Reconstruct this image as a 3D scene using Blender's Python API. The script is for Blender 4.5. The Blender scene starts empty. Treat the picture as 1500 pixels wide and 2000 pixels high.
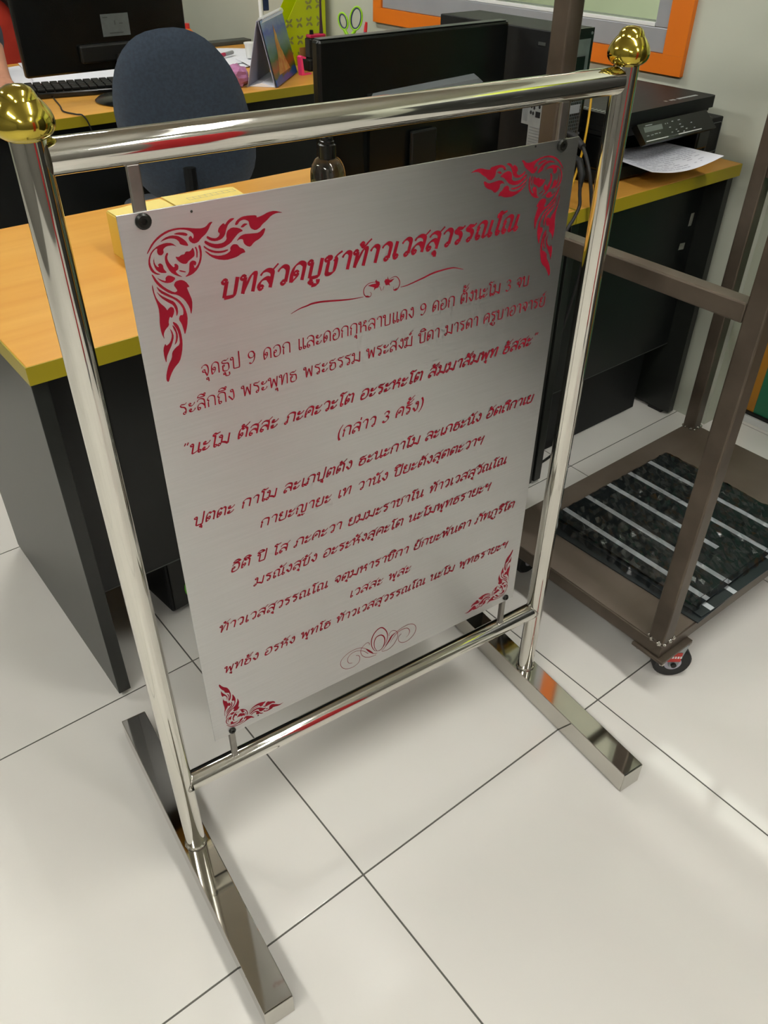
import bpy, bmesh, math, random
from mathutils import Vector, Matrix
from mathutils.geometry import tessellate_polygon
random.seed(7)
scn = bpy.context.scene
C = scn.collection
PI = math.pi

# ---------------------------------------------------------------- camera, world, exposure
cam_data = bpy.data.cameras.new('camera')
cam = bpy.data.objects.new('camera', cam_data)
C.objects.link(cam)
cam.location = (-0.42331, -0.57036, 1.31304)
cam.rotation_euler = (0.9140290, -0.0093088, -0.6699379)
cam_data.sensor_fit = 'VERTICAL'
cam_data.sensor_height = 24.0
cam_data.lens = 24.0 * 1593.25 / 2000.0
cam_data.clip_start = 0.02
scn.camera = cam
world = bpy.data.worlds.new('world')
scn.world = world
world.use_nodes = True
world.node_tree.nodes['Background'].inputs[0].default_value = (0.82, 0.86, 0.82, 1)
world.node_tree.nodes['Background'].inputs[1].default_value = 0.35
scn.view_settings.view_transform = 'Standard'
scn.view_settings.look = 'None'
scn.view_settings.gamma = 1.0
scn.view_settings.use_curve_mapping = False
scn.view_settings.exposure = 0.38
TUBE = 84.0          # strength of every fluorescent tube
try:
    scn.cycles.max_bounces = 8
    scn.cycles.diffuse_bounces = 3
    scn.cycles.glossy_bounces = 5
    scn.cycles.caustics_reflective = False
    scn.cycles.caustics_refractive = False
    scn.cycles.sample_clamp_indirect = 4.0
except Exception:
    pass

# ---------------------------------------------------------------- materials
def lin(h):
    h = h.lstrip('#')
    v = [int(h[i:i + 2], 16) / 255 for i in (0, 2, 4)]
    return tuple((c / 12.92 if c <= 0.04045 else ((c + 0.055) / 1.055) ** 2.4) for c in v) + (1,)

def mat(name, color, rough=0.5, metal=0.0, spec=0.5, var=0.0, scale=8.0, stretch=(1, 1, 1), color2=None,
        bump=0.0, bscale=None, coat=0.0, trans=0.0, ior=1.45, emit=None, estr=0.0, alpha=1.0, rvar=0.0, detail=3.0,
        ramp=(0.35, 0.65), sheen=0.0):
    m = bpy.data.materials.new(name)
    m.use_nodes = True
    nt = m.node_tree
    b = nt.nodes['Principled BSDF']
    c = lin(color)
    b.inputs['Base Color'].default_value = c
    b.inputs['Roughness'].default_value = rough
    b.inputs['Metallic'].default_value = metal
    b.inputs['Specular IOR Level'].default_value = spec
    b.inputs['IOR'].default_value = ior
    b.inputs['Coat Weight'].default_value = coat
    b.inputs['Coat Roughness'].default_value = 0.05
    b.inputs['Transmission Weight'].default_value = trans
    b.inputs['Alpha'].default_value = alpha
    b.inputs['Sheen Weight'].default_value = sheen
    if emit:
        b.inputs['Emission Color'].default_value = lin(emit)
        b.inputs['Emission Strength'].default_value = estr
    tc = nt.nodes.new('ShaderNodeTexCoord')
    mp = nt.nodes.new('ShaderNodeMapping')
    mp.inputs['Scale'].default_value = stretch
    nt.links.new(tc.outputs['Object'], mp.inputs[0])
    n = nt.nodes.new('ShaderNodeTexNoise')
    n.inputs['Scale'].default_value = scale
    n.inputs['Detail'].default_value = detail
    nt.links.new(mp.outputs[0], n.inputs[0])
    rp = nt.nodes.new('ShaderNodeValToRGB')
    rp.color_ramp.elements[0].position = ramp[0]
    rp.color_ramp.elements[1].position = ramp[1]
    c2 = lin(color2) if color2 else tuple(min(1, v * (1 - var)) for v in c[:3]) + (1,)
    rp.color_ramp.elements[0].color = c2
    rp.color_ramp.elements[1].color = c
    nt.links.new(n.outputs[0], rp.inputs[0])
    nt.links.new(rp.outputs[0], b.inputs['Base Color'])
    if rvar:
        mr = nt.nodes.new('ShaderNodeMapRange')
        mr.inputs[3].default_value = max(0, rough - rvar)
        mr.inputs[4].default_value = rough + rvar
        nt.links.new(n.outputs[0], mr.inputs[0])
        nt.links.new(mr.outputs[0], b.inputs['Roughness'])
    if bump:
        bp = nt.nodes.new('ShaderNodeBump')
        bp.inputs['Strength'].default_value = bump
        bp.inputs['Distance'].default_value = 0.002
        if bscale:
            n2 = nt.nodes.new('ShaderNodeTexNoise')
            n2.inputs['Scale'].default_value = bscale
            nt.links.new(mp.outputs[0], n2.inputs[0])
            nt.links.new(n2.outputs[0], bp.inputs['Height'])
        else:
            nt.links.new(n.outputs[0], bp.inputs['Height'])
        nt.links.new(bp.outputs[0], b.inputs['Normal'])
    return m

M = {}
M['tile'] = mat('glazed_tile', 'dfdcd4', 0.07, var=0.04, scale=2.5, spec=0.5, bump=0.02, bscale=3)
M['grout'] = mat('grout', '5d5c55', 0.9, var=0.2)
M['wall'] = mat('painted_wall', 'b2b5a5', 0.75, var=0.08, scale=2.2, bump=0.15, bscale=30)
M['skirt_dirt'] = mat('wall_render', 'b7b8a8', 0.85, var=0.25, scale=5, bump=0.2, bscale=25)
M['ceiling'] = mat('ceiling_board', 'b3b0a8', 0.8, var=0.04)
M['outer'] = mat('corridor_wall', 'cfd8bc', 0.8, var=0.03)
M['chrome'] = mat('polished_steel', 'd9d7cf', 0.055, 1.0, var=0.04, scale=14, bump=0.015, bscale=9)
M['chrome_bar'] = mat('polished_steel_box', 'cbc8c0', 0.05, 1.0, var=0.08, scale=9, bump=0.05, bscale=7)
M['weld'] = mat('weld_bead', 'c9c6bd', 0.22, 1.0, var=0.3, scale=180, bump=0.8)
M['tab'] = mat('dull_steel', '8f8b86', 0.38, 1.0, var=0.15, scale=40)
M['brass'] = mat('polished_brass', 'c4b04a', 0.11, 1.0, var=0.15, scale=16, bump=0.04, bscale=20)
M['plate'] = mat('brushed_steel', 'c3c3c2', 0.34, 1.0, var=0.05, scale=6, stretch=(2, 1, 60), bump=0.05, rvar=0.05, detail=6)
M['plate_edge'] = mat('cut_steel_edge', 'd8d6d0', 0.25, 1.0)
M['red'] = mat('red_enamel', '7e0a1e', 0.6, var=0.12, scale=30, spec=0.15)
M['screw'] = mat('black_screw', '23231f', 0.35, 0.6, var=0.3, scale=60)
M['hole'] = mat('drilled_hole', '17150f', 0.8)
M['wood'] = mat('beech_laminate', 'd8a24a', 0.33, color2='cb9038', scale=3.0, stretch=(1, 9, 1), detail=6, spec=0.4, ramp=(0.3, 0.75))
M['band'] = mat('mustard_edge_band', '9a8a1c', 0.35, var=0.08, scale=5)
M['black_lam'] = mat('black_laminate', '1b1d1a', 0.33, var=0.12, scale=40, spec=0.45)
M['black_satin'] = mat('black_satin', '0e100f', 0.38, var=0.1, spec=0.4)
M['black_gloss'] = mat('black_plastic', '080a09', 0.25, var=0.15, scale=20, spec=0.5)
M['black_tex'] = mat('black_textured_plastic', '0d0f0f', 0.55, spec=0.3, var=0.25, scale=60, bump=0.1)
M['grey_plastic'] = mat('grey_plastic', '4c504f', 0.4, var=0.1)
M['edge_grey'] = mat('highlight_and_trim_grey', '3c3f3c', 0.45, var=0.2, scale=50)  # paints edge highlights and a glint; also plain grey for trim, print and folder
M['zinc'] = mat('zinc_plate', '9aa0a2', 0.35, 0.85, var=0.25, scale=30)
M['white_plastic'] = mat('white_plastic', 'dadcd8', 0.4, var=0.03)
M['paper'] = mat('white_paper', 'e6e8ef', 0.75, var=0.03, scale=20)
M['label_grey'] = mat('grey_label', '9aa09f', 0.5, var=0.12, scale=40)
M['ink'] = mat('printed_black', '1c1e20', 0.6)
M['ink_grey'] = mat('printed_grey', '7d8285', 0.6)
M['blue_fab'] = mat('navy_fabric', '273544', 0.9, color2='202c3a', scale=120, bump=0.25, sheen=0.3)
M['orange'] = mat('orange_paint', 'cc6a10', 0.45, var=0.06, scale=6)
M['alu'] = mat('grey_aluminium', '9ea1a4', 0.42, 0.35, var=0.06, scale=10)
M['alu_dark'] = mat('dark_track', '4a4f48', 0.5, 0.2)
M['white_frame'] = mat('white_frame', 'd5d7d4', 0.4, var=0.04)
M['gasket'] = mat('rubber_gasket', '12110f', 0.6)
M['film_orange'] = mat('orange_film', 'a5701c', 0.35, var=0.08)
M['film_green'] = mat('green_film', '1d6a4a', 0.35, var=0.15, scale=5)
M['glass'] = mat('clear_glass', 'eef4ee', 0.02, trans=1.0, ior=1.1)
M['pet'] = mat('clear_bottle', 'e4e8ea', 0.05, trans=1.0, ior=1.07, coat=1.0, spec=1.0)
M['steel_raw'] = mat('bare_steel', '5d5348', 0.42, 0.55, color2='453c32', scale=7, bump=0.05, bscale=30, detail=5)
M['deck'] = mat('bare_steel_deck', '6a6056', 0.5, 0.35, color2='51473c', scale=4, detail=6, rvar=0.1)
M['rubber'] = mat('black_rubber', '161616', 0.6, var=0.15)
M['wheel_hub'] = mat('lilac_hub', 'a9a7b2', 0.4, var=0.05)
M['caster_red'] = mat('red_sticker', 'b5281f', 0.4, var=0.1)
M['sheet'] = mat('black_sheet', '1f2527', 0.32, var=0.25, scale=9, bump=0.05, bscale=60)
M['stripe'] = mat('white_tape', 'b4babd', 0.45, var=0.06, scale=40)
M['card'] = mat('yellow_card', 'dcbc52', 0.6, color2='d2ab3c', scale=4)
M['card_top'] = mat('pale_yellow_paper', 'e3cf78', 0.7, color2='dcc362', scale=5)
M['yellow_cable'] = mat('yellow_cable', 'c79a16', 0.4)
M['lime'] = mat('lime_plastic', 'b4c400', 0.35, var=0.06)
M['lime_scis'] = mat('lime_handle', '8fc81e', 0.35)
M['navy_pl'] = mat('navy_plastic', '1c2a4a', 0.35)
M['pink'] = mat('pink_plastic', 'f0407e', 0.4)
M['crimson'] = mat('crimson_plastic', 'b32048', 0.4, var=0.15, scale=50)
M['brown_wood'] = mat('brown_card', 'a2703c', 0.6, var=0.15)
M['olive'] = mat('olive_plastic', '8b8c4a', 0.5, var=0.3, scale=50)
M['purple_film'] = mat('pink_film', 'cc8cb8', 0.15, trans=0.2, ior=1.2, var=0.3, scale=30)
M['clear_pl'] = mat('frosted_clear_plastic', 'c9c6cd', 0.25, trans=0.5, ior=1.2)
M['blue_cap'] = mat('blue_cap', '2a3ca8', 0.35)
M['red_cap'] = mat('red_cap', 'c0282c', 0.35)
M['cal_grey'] = mat('grey_board', 'a9a7b6', 0.7, var=0.05)
M['skin'] = mat('skin', 'b07c62', 0.5, var=0.1, scale=15)
M['hair'] = mat('black_hair', '14100e', 0.5, var=0.2)
M['navy_cloth'] = mat('navy_cloth', '141a28', 0.9, var=0.2, scale=60, bump=0.2)
M['red_cloth'] = mat('red_cloth', 'b5301c', 0.85, color2='9a2416', scale=9, bump=0.3)
M['green_dot'] = mat('green_sticker', '5fb52a', 0.4)
M['tape_pl'] = mat('silver_tape', '9a9c90', 0.2, 0.3, var=0.3, scale=50)
M['lcd'] = mat('lcd_window', '5b625e', 0.2)
M['wrap'] = mat('stretch_wrap', 'c8ccd0', 0.08, alpha=0.17, var=0.1, bump=1.0, bscale=60)
M['cabinet'] = mat('added_block_dark', '20221f', 0.5, var=0.1)
M['tube'] = mat('lit_tube', 'ffffff', 0.5, emit='fffefa', estr=TUBE)
M['fixture'] = mat('white_enamel', 'dcdcd6', 0.3)

_nt = M['plate'].node_tree
_tg = _nt.nodes.new('ShaderNodeTangent'); _tg.direction_type = 'UV_MAP'; _tg.uv_map = 'brush'
_b = _nt.nodes['Principled BSDF']
_b.inputs['Anisotropic'].default_value = 0.75
_nt.links.new(_tg.outputs[0], _b.inputs['Tangent'])
M['faint_print'] = mat('faint_print', 'b9bac6', 0.7)
M['ledge'] = mat('lit_ledge_grey', '666b6c', 0.45)  # grey stands in for light caught on top of the black hump
M['label_dark'] = mat('dull_grey_label', '5c6260', 0.5, var=0.2, scale=40)
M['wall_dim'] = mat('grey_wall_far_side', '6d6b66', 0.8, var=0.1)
M['reflection_panel'] = mat('added_panel_red', 'b01c22', 0.6)
# stretch wrap: clear film with glossy crinkles
_nt = M['wrap'].node_tree
_b = _nt.nodes['Principled BSDF']
_out = [n for n in _nt.nodes if n.type == 'OUTPUT_MATERIAL'][0]
_tr = _nt.nodes.new('ShaderNodeBsdfTransparent')
_gl = _nt.nodes.new('ShaderNodeBsdfGlossy'); _gl.inputs['Roughness'].default_value = 0.12
_mx = _nt.nodes.new('ShaderNodeMixShader'); _lw = _nt.nodes.new('ShaderNodeFresnel'); _lw.inputs[0].default_value = 1.5
_ad = _nt.nodes.new('ShaderNodeMath'); _ad.operation = 'ADD'; _ad.inputs[1].default_value = 0.02
_nt.links.new(_lw.outputs[0], _ad.inputs[0])
_nt.links.new(_ad.outputs[0], _mx.inputs[0]); _nt.links.new(_tr.outputs[0], _mx.inputs[1]); _nt.links.new(_gl.outputs[0], _mx.inputs[2])
_nt.links.new(_mx.outputs[0], _out.inputs[0])
# calendar picture: sky above, a golden spire shape, green and orange ground, blue foot band (flat print)
def picture_mat():
    m = bpy.data.materials.new('calendar_picture')
    m.use_nodes = True
    nt = m.node_tree
    b = nt.nodes['Principled BSDF']
    b.inputs['Roughness'].default_value = 0.25
    tc = nt.nodes.new('ShaderNodeTexCoord')
    sp = nt.nodes.new('ShaderNodeSeparateXYZ')
    nt.links.new(tc.outputs['Generated'], sp.inputs[0])
    n = nt.nodes.new('ShaderNodeTexNoise'); n.inputs['Scale'].default_value = 5
    nt.links.new(tc.outputs['Generated'], n.inputs[0])
    r1 = nt.nodes.new('ShaderNodeValToRGB')
    e = r1.color_ramp.elements
    e[0].position = 0.0; e[0].color = lin('2a56a8')
    e[1].position = 1.0; e[1].color = lin('8fb0d8')
    for pos, c in ((0.10, '2f62b0'), (0.13, '5a6a2a'), (0.25, 'b0642c'), (0.38, '4a7038'), (0.58, '5f9096'), (0.80, '4a68c4')):
        x = e.new(pos); x.color = lin(c)
    mx = nt.nodes.new('ShaderNodeMath'); mx.operation = 'MULTIPLY_ADD'
    mx.inputs[1].default_value = 0.22; 
    nt.links.new(n.outputs[0], mx.inputs[0]); nt.links.new(sp.outputs[2], mx.inputs[2])
    sb = nt.nodes.new('ShaderNodeMath'); sb.operation = 'SUBTRACT'; sb.inputs[1].default_value = 0.11
    nt.links.new(mx.outputs[0], sb.inputs[0])
    nt.links.new(sb.outputs[0], r1.inputs[0])
    nt.links.new(r1.outputs[0], b.inputs['Base Color'])
    return m
M['picture'] = picture_mat()

# ---------------------------------------------------------------- helpers
def obj(name, bm, m, parent=None, smooth=False, loc=None, rot=None):
    me = bpy.data.meshes.new(name)
    bmesh.ops.recalc_face_normals(bm, faces=bm.faces)
    bm.to_mesh(me); bm.free()
    if isinstance(m, (list, tuple)):
        for x in m: me.materials.append(x)
    else:
        me.materials.append(m)
    if smooth:
        for p in me.polygons: p.use_smooth = True
        try: me.set_sharp_from_angle(angle=math.radians(35))
        except Exception: pass
    o = bpy.data.objects.new(name, me)
    C.objects.link(o)
    if parent: o.parent = parent
    if loc: o.location = loc
    if rot: o.rotation_euler = rot
    return o

def tag(o, label, cat, group=None):
    o['label'] = label; o['category'] = cat
    if group: o['group'] = group
    return o

def thing(name, label, cat, loc=(0, 0, 0), rz=0, group=None):
    o = bpy.data.objects.new(name, None); C.objects.link(o)
    o.empty_display_size = 0.05
    o.location = loc; o.rotation_euler = (0, 0, rz)
    return tag(o, label, cat, group)

def struct(o):
    o['kind'] = 'structure'; return o

def box(bm, x0, x1, y0, y1, z0, z1, bev=0.0, mtx=None, mi=0):
    r = bmesh.ops.create_cube(bm, size=1)
    vs = r['verts']
    for v in vs:
        v.co = Vector(((x0 + x1) / 2 + v.co.x * (x1 - x0), (y0 + y1) / 2 + v.co.y * (y1 - y0), (z0 + z1) / 2 + v.co.z * (z1 - z0)))
    if bev:
        es = set(e for v in vs for e in v.link_edges)
        rr = bmesh.ops.bevel(bm, geom=list(es), offset=bev, segments=2, affect='EDGES', profile=0.5)
        vs = list(set(v for f in rr['faces'] for v in f.verts) | set(v for v in vs if v.is_valid))
        allv = set()
        st = [vs[0]]
        while st:
            v = st.pop()
            if v in allv: continue
            allv.add(v)
            for e in v.link_edges: st.append(e.other_vert(v))
        vs = list(allv)
    if mtx is not None:
        for v in vs: v.co = mtx @ v.co
    if mi:
        for f in set(f for v in vs for f in v.link_faces): f.material_index = mi
    return vs

def bx(x0, x1, y0, y1, z0, z1, bev=0.0, mtx=None):
    bm = bmesh.new(); box(bm, x0, x1, y0, y1, z0, z1, bev, mtx); return bm

def lathe(bm, prof, seg=24, c=(0, 0, 0), mtx=None):
    rings = []
    for r, z in prof:
        if r < 1e-6:
            rings.append([bm.verts.new((c[0], c[1], c[2] + z))])
        else:
            rings.append([bm.verts.new((c[0] + r * math.cos(2 * PI * k / seg), c[1] + r * math.sin(2 * PI * k / seg), c[2] + z)) for k in range(seg)])
    for a, b in zip(rings, rings[1:]):
        for k in range(seg):
            k2 = (k + 1) % seg
            if len(a) == 1 and len(b) == 1: continue
            if len(a) == 1: bm.faces.new((a[0], b[k], b[k2]))
            elif len(b) == 1: bm.faces.new((a[k], a[k2], b[0]))
            else: bm.faces.new((a[k], a[k2], b[k2], b[k]))
    for rg in (rings[0], rings[-1]):
        if len(rg) > 1: bm.faces.new(rg)
    if mtx is not None:
        for rg in rings:
            for v in rg: v.co = mtx @ v.co
    return bm

def crom(pts, n=6, closed=False):
    pts = [Vector(p) for p in pts]
    if len(pts) < 3: return pts
    out = []
    N = len(pts)
    for i in range(N if closed else N - 1):
        p0 = pts[(i - 1) % N] if (closed or i > 0) else pts[0]
        p1 = pts[i]; p2 = pts[(i + 1) % N]
        p3 = pts[(i + 2) % N] if (closed or i + 2 < N) else pts[-1]
        for k in range(n):
            t = k / n
            out.append(0.5 * ((2 * p1) + (p2 - p0) * t + (2 * p0 - 5 * p1 + 4 * p2 - p3) * t * t + (3 * p1 - p0 - 3 * p2 + p3) * t ** 3))
    if not closed: out.append(pts[-1])
    return out

def tube(bm, pts, r, seg=12, cap=True, smooth=0):
    if smooth: pts = crom(pts, smooth)
    pts = [Vector(p) for p in pts]
    rs = r if isinstance(r, (list, tuple)) else [r] * len(pts)
    prev = None; rings = []
    for i, p in enumerate(pts):
        t = (pts[min(i + 1, len(pts) - 1)] - pts[max(i - 1, 0)]).normalized()
        if prev is None:
            a = Vector((0, 0, 1)) if abs(t.z) < 0.9 else Vector((1, 0, 0))
            n = t.cross(a).normalized()
        else:
            n = (prev - t * prev.dot(t)).normalized()
        prev = n; b = t.cross(n)
        rings.append([bm.verts.new(p + (n * math.cos(2 * PI * k / seg) + b * math.sin(2 * PI * k / seg)) * rs[i]) for k in range(seg)])
    for a, b in zip(rings, rings[1:]):
        for k in range(seg):
            bm.faces.new((a[k], a[(k + 1) % seg], b[(k + 1) % seg], b[k]))
    if cap:
        bm.faces.new(rings[0][::-1]); bm.faces.new(rings[-1])
    return bm

def tb(pts, r, seg=12, smooth=0):
    return tube(bmesh.new(), pts, r, seg, True, smooth)

def prism(bm, poly, f0, f1):
    """closed outline poly (2D) between mapping functions f0(p), f1(p) -> 3D"""
    n = len(poly)
    a = [bm.verts.new(f0(p)) for p in poly]; b = [bm.verts.new(f1(p)) for p in poly]
    for t in tessellate_polygon([[Vector((p[0], p[1], 0)) for p in poly]]):
        try:
            bm.faces.new([a[i] for i in t]); bm.faces.new([b[i] for i in reversed(t)])
        except ValueError: pass
    for i in range(n):
        j = (i + 1) % n
        bm.faces.new((a[i], a[j], b[j], b[i]))
    return bm

def rr(x0, x1, y0, y1, r, n=5):
    out = []
    for cx, cy, a0 in ((x1 - r, y1 - r, 0), (x0 + r, y1 - r, 90), (x0 + r, y0 + r, 180), (x1 - r, y0 + r, 270)):
        for k in range(n + 1):
            a = math.radians(a0 + 90 * k / n)
            out.append((cx + r * math.cos(a), cy + r * math.sin(a)))
    return out

# ================================================================ THE SETTING
GT = 0.6
fl = struct(obj('floor', bx(-3.0, 3.6, -3.0, 4.2, -0.05, -0.0015), M['grout']))
bm = bmesh.new(); box(bm, 0.0015, GT - 0.0015, 0.0015, GT - 0.0015, -0.0014, 0.0, 0.0006)
tile0 = obj('tile', bm, M['tile'], fl)
tile0.location = (0, 0, 0)
for i in range(-5, 3):
    for j in range(-5, 7):
        if i == 0 and j == 0: continue
        t = tile0.copy(); C.objects.link(t); t.parent = fl
        t.location = (i * GT, j * GT, 0)
bm = bmesh.new(); box(bm, 1.8015, 3.59, -2.99, 4.19, -0.0014, 0.0)
obj('corridor_floor', bm, M['tile'], fl)

bm = bmesh.new()
W0, W1 = 1.70, 1.82
box(bm, W0, W1, 0.50, 0.83, 0, 2.65)
box(bm, W0, W1, 0.83, 2.15, 0, 0.92)
box(bm, W0, W1, 0.83, 2.15, 2.05, 2.65)
box(bm, W0, W1, 2.15, 4.2, 0, 2.65)
box(bm, W0, W1, -1.0, 0.50, 2.15, 2.65)
box(bm, W0, W1, -3.0, -1.0, 0, 2.65)
struct(obj('wall_right', bm, M['wall']))
struct(obj('wall_back', bx(-3.1, 3.6, 4.2, 4.3, 0, 2.65), M['wall']))
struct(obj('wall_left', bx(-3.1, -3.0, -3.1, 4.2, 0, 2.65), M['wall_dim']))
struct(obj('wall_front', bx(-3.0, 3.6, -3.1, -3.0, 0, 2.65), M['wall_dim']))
struct(obj('wall_outer', bx(3.6, 3.7, -3.1, 4.3, 0, 2.65), M['outer']))
struct(obj('ceiling', bx(-3.1, 3.7, -3.1, 4.3, 2.65, 2.7), M['ceiling']))

# window with orange surround and grey sliding sashes
win = struct(obj('window_1', bx(1.702, 1.78, 0.902, 2.08, 0.962, 0.985), M['alu']))
def part(name, bm, m, par, smooth=False, label=None):
    o = obj(name, bm, m, par, smooth)
    if label: o['label'] = label
    return o
part('surround', prism(bmesh.new(), [(0.83, 0.914), (2.15, 0.914), (2.15, 0.960), (0.83, 0.960)], lambda p: Vector((1.685, p[0], p[1])), lambda p: Vector((1.71, p[0], p[1]))), M['orange'], win, label='orange painted lower board')
part('surround', bx(1.685, 1.71, 0.83, 0.895, 0.9602, 2.05), M['orange'], win, label='orange painted side board')
part('surround', bx(1.685, 1.71, 2.105, 2.15, 0.9602, 2.05), M['orange'], win, label='orange painted side board')
part('surround', bx(1.685, 1.71, 0.83, 2.15, 2.0502, 2.10), M['orange'], win, label='orange painted top board')
part('frame', bx(1.692, 1.79, 0.896, 2.104, 0.9605, 1.018, 0.002), M['alu'], win)
part('frame', bx(1.692, 1.79, 0.896, 0.940, 1.0185, 2.05, 0.002), M['alu'], win)
part('frame', bx(1.692, 1.79, 2.062, 2.104, 1.0185, 2.05, 0.002), M['alu'], win)
part('sill_lip', bx(1.692, 1.703, 0.941, 2.06, 1.0185, 1.028, 0.001), M['white_frame'], win, label='pale inner lip')
part('track', bx(1.704, 1.775, 0.941, 2.06, 1.0185, 1.0235), M['alu_dark'], win)
part('sash', bx(1.725, 1.755, 0.941, 0.956, 1.024, 2.05), M['alu_dark'], win)
part('sash', bx(1.725, 1.755, 1.262, 1.300, 1.024, 2.05), M['alu_dark'], win)
part('sash_strip', bx(1.722, 1.7245, 1.262, 1.268, 1.024, 2.05), M['lime'], win, label='yellow-green strip')
part('pane', bx(1.738, 1.742, 0.957, 1.261, 1.024, 2.05), M['glass'], win)
part('pane', bx(1.738, 1.742, 1.301, 2.06, 1.024, 2.05), M['glass'], win)

# glazed door with coloured film panels
dr = struct(obj('door_1', bx(1.84, 1.86, -0.96, 0.56, 2.10, 2.15), M['white_frame']))
part('frame', bx(1.815, 1.86, 0.522, 0.575, 0.0, 2.10, 0.001), M['white_frame'], dr)
part('frame', bx(1.815, 1.86, -0.99, -0.94, 0.0, 2.10, 0.001), M['white_frame'], dr)
part('bottom_rail', bx(1.815, 1.86, -0.939, 0.521, 0.0, 0.022, 0.001), M['white_frame'], dr)
part('gasket', bx(1.822, 1.85, 0.508, 0.5215, 0.0225, 2.10), M['gasket'], dr)
part('gasket', bx(1.822, 1.85, -0.939, 0.507, 0.0225, 0.031), M['gasket'], dr)
part('film_panel', bx(1.832, 1.838, 0.425, 0.507, 0.0315, 0.98), M['film_orange'], dr, label='orange film panel')
part('film_panel', bx(1.832, 1.838, -0.30, 0.424, 0.0315, 0.98), M['film_green'], dr, label='green film panel')
part('film_panel', bx(1.832, 1.838, -0.938, -0.301, 0.0315, 0.98), M['film_orange'], dr, label='orange film panel')
part('pane', bx(1.832, 1.838, -0.938, 0.507, 0.981, 2.10), M['glass'], dr)

def fixture(x, y, label, group):
    t = thing('ceiling_light', label, 'light', (x, y, 2.649), 0, group)
    bm = bmesh.new(); box(bm, -0.10, 0.10, -0.62, 0.62, -0.05, 0, 0.004); obj('housing', bm, M['fixture'], t)
    for s in (-0.055, 0.055):
        obj('tube', tb([(s, -0.58, -0.070), (s, 0.58, -0.070)], 0.014, 10), M['tube'], t, True)
        for e in (-0.595, 0.595):
            obj('holder', bx(s - 0.012, s + 0.012, e - 0.012, e + 0.012, -0.085, -0.0505), M['white_plastic'], t)
FL = 'white twin-tube fluorescent batten on the ceiling over the office floor'
for x in (0.52, -1.60):
    for y in (-0.52, 2.24, -2.35):
        fixture(x, y, 'white twin-tube fluorescent ceiling batten, %s row, %s' % ('right' if x > 0 else 'left', {-0.52: 'above the space in front of the sign stand', 2.24: 'above the blue chair and far desk', -2.35: 'nearest the front wall'}[y]), 'ceiling lights over the office')
fixture(2.6, 0.1, 'twin-tube fluorescent batten outside the glazed door with coloured panels', None)
fixture(2.7, 2.2, 'twin-tube batten added unseen to brighten the corridor behind the orange-framed window', None)  # added lamp, brightens the corridor wall seen through the window panes

# ================================================================ DESKS
def copy_tree(o, par=None):
    c = o.copy(); C.objects.link(c); c.parent = par
    for ch in o.children: copy_tree(ch, c)
    return c

def desk(x0, x1, y0, y1, label, modesty=True, mod_z=0.226, group='beech and black office desks', side_lean=0.0):
    t = thing('office_desk', label, 'desk', (x0, y0, 0), 0, group)
    w, d = x1 - x0, y1 - y0
    obj('top', bx(0.002, w - 0.002, 0.002, d - 0.002, 0.7205, 0.75, 0.0015), M['wood'], t)
    obj('edge_band', bx(0.0, w, 0.0, 0.0019, 0.72, 0.7495), M['band'], t)['label'] = 'mustard front edge band'
    obj('edge_band', bx(0.0, 0.0019, 0.002, d, 0.72, 0.7495), M['band'], t)
    obj('edge_band', bx(w - 0.0019, w, 0.002, d, 0.72, 0.7495), M['band'], t)
    for a in (0.004, w - 0.029):
        p_ = obj('end_panel', bx(a, a + 0.025, 0.014, d - 0.02, 0.012, 0.72, 0.001), M['black_lam'], t)
        for yy in (0.04, d - 0.07):
            obj('foot', bx(a + 0.002, a + 0.023, yy, yy + 0.05, 0.0, 0.0118, 0.002), M['rubber'], p_)
    obj('modesty_panel', bx(0.0295, w - 0.0295, 0.073, 0.089, mod_z, 0.72), M['black_satin'], t)
    obj('panel_edge_highlight', bx(0.0295, w - 0.0295, 0.0722, 0.0728, mod_z, mod_z + 0.0025), M['edge_grey'], t)  # grey strip paints the thin highlight along the panel's lower edge
    return t
d1 = desk(-0.166, 1.039, 0.586, 1.215, 'long beech-topped black desk whose bare end faces us left of the sign stand')
d2 = desk(1.041, 1.678, 0.586, 1.215, 'short beech-topped desk under the printer, against the right wall')
d3 = desk(-0.55, 1.685, 2.085, 3.08, 'far beech-topped desk behind the blue chair, covered with papers')
# silver tapes and pencil line on the short desk's end panel inner face side
bm = bmesh.new(); box(bm, 0.0, 0.012, 0.0, 0.0006, 0.0, 0.026)
def tape(x, z, rot, w=0.026, h=0.012):
    bm = bmesh.new(); box(bm, -w / 2, w / 2, -0.0005, 0, -h / 2, h / 2)
    o = obj('tape_piece', bm, M['tape_pl'], d2); o.location = (x, 0.0725, z); o.rotation_euler = (0, rot, 0)
tape(0.578, 0.600, PI / 2 + 0.05, 0.034, 0.014); tape(0.562, 0.530, 0.1, 0.024, 0.018)

# pedestal under the short desk
t = thing('drawer_pedestal', 'black drawer pedestal standing on the floor under the printer desk', 'cabinet', (1.18, 0.70, 0))
obj('body', bx(0, 0.43, 0.012, 0.42, 0.0, 0.62, 0.002), M['black_lam'], t)
obj('back_panel', bx(0.004, 0.426, 0, 0.0118, 0.004, 0.616), M['black_tex'], t)
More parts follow.
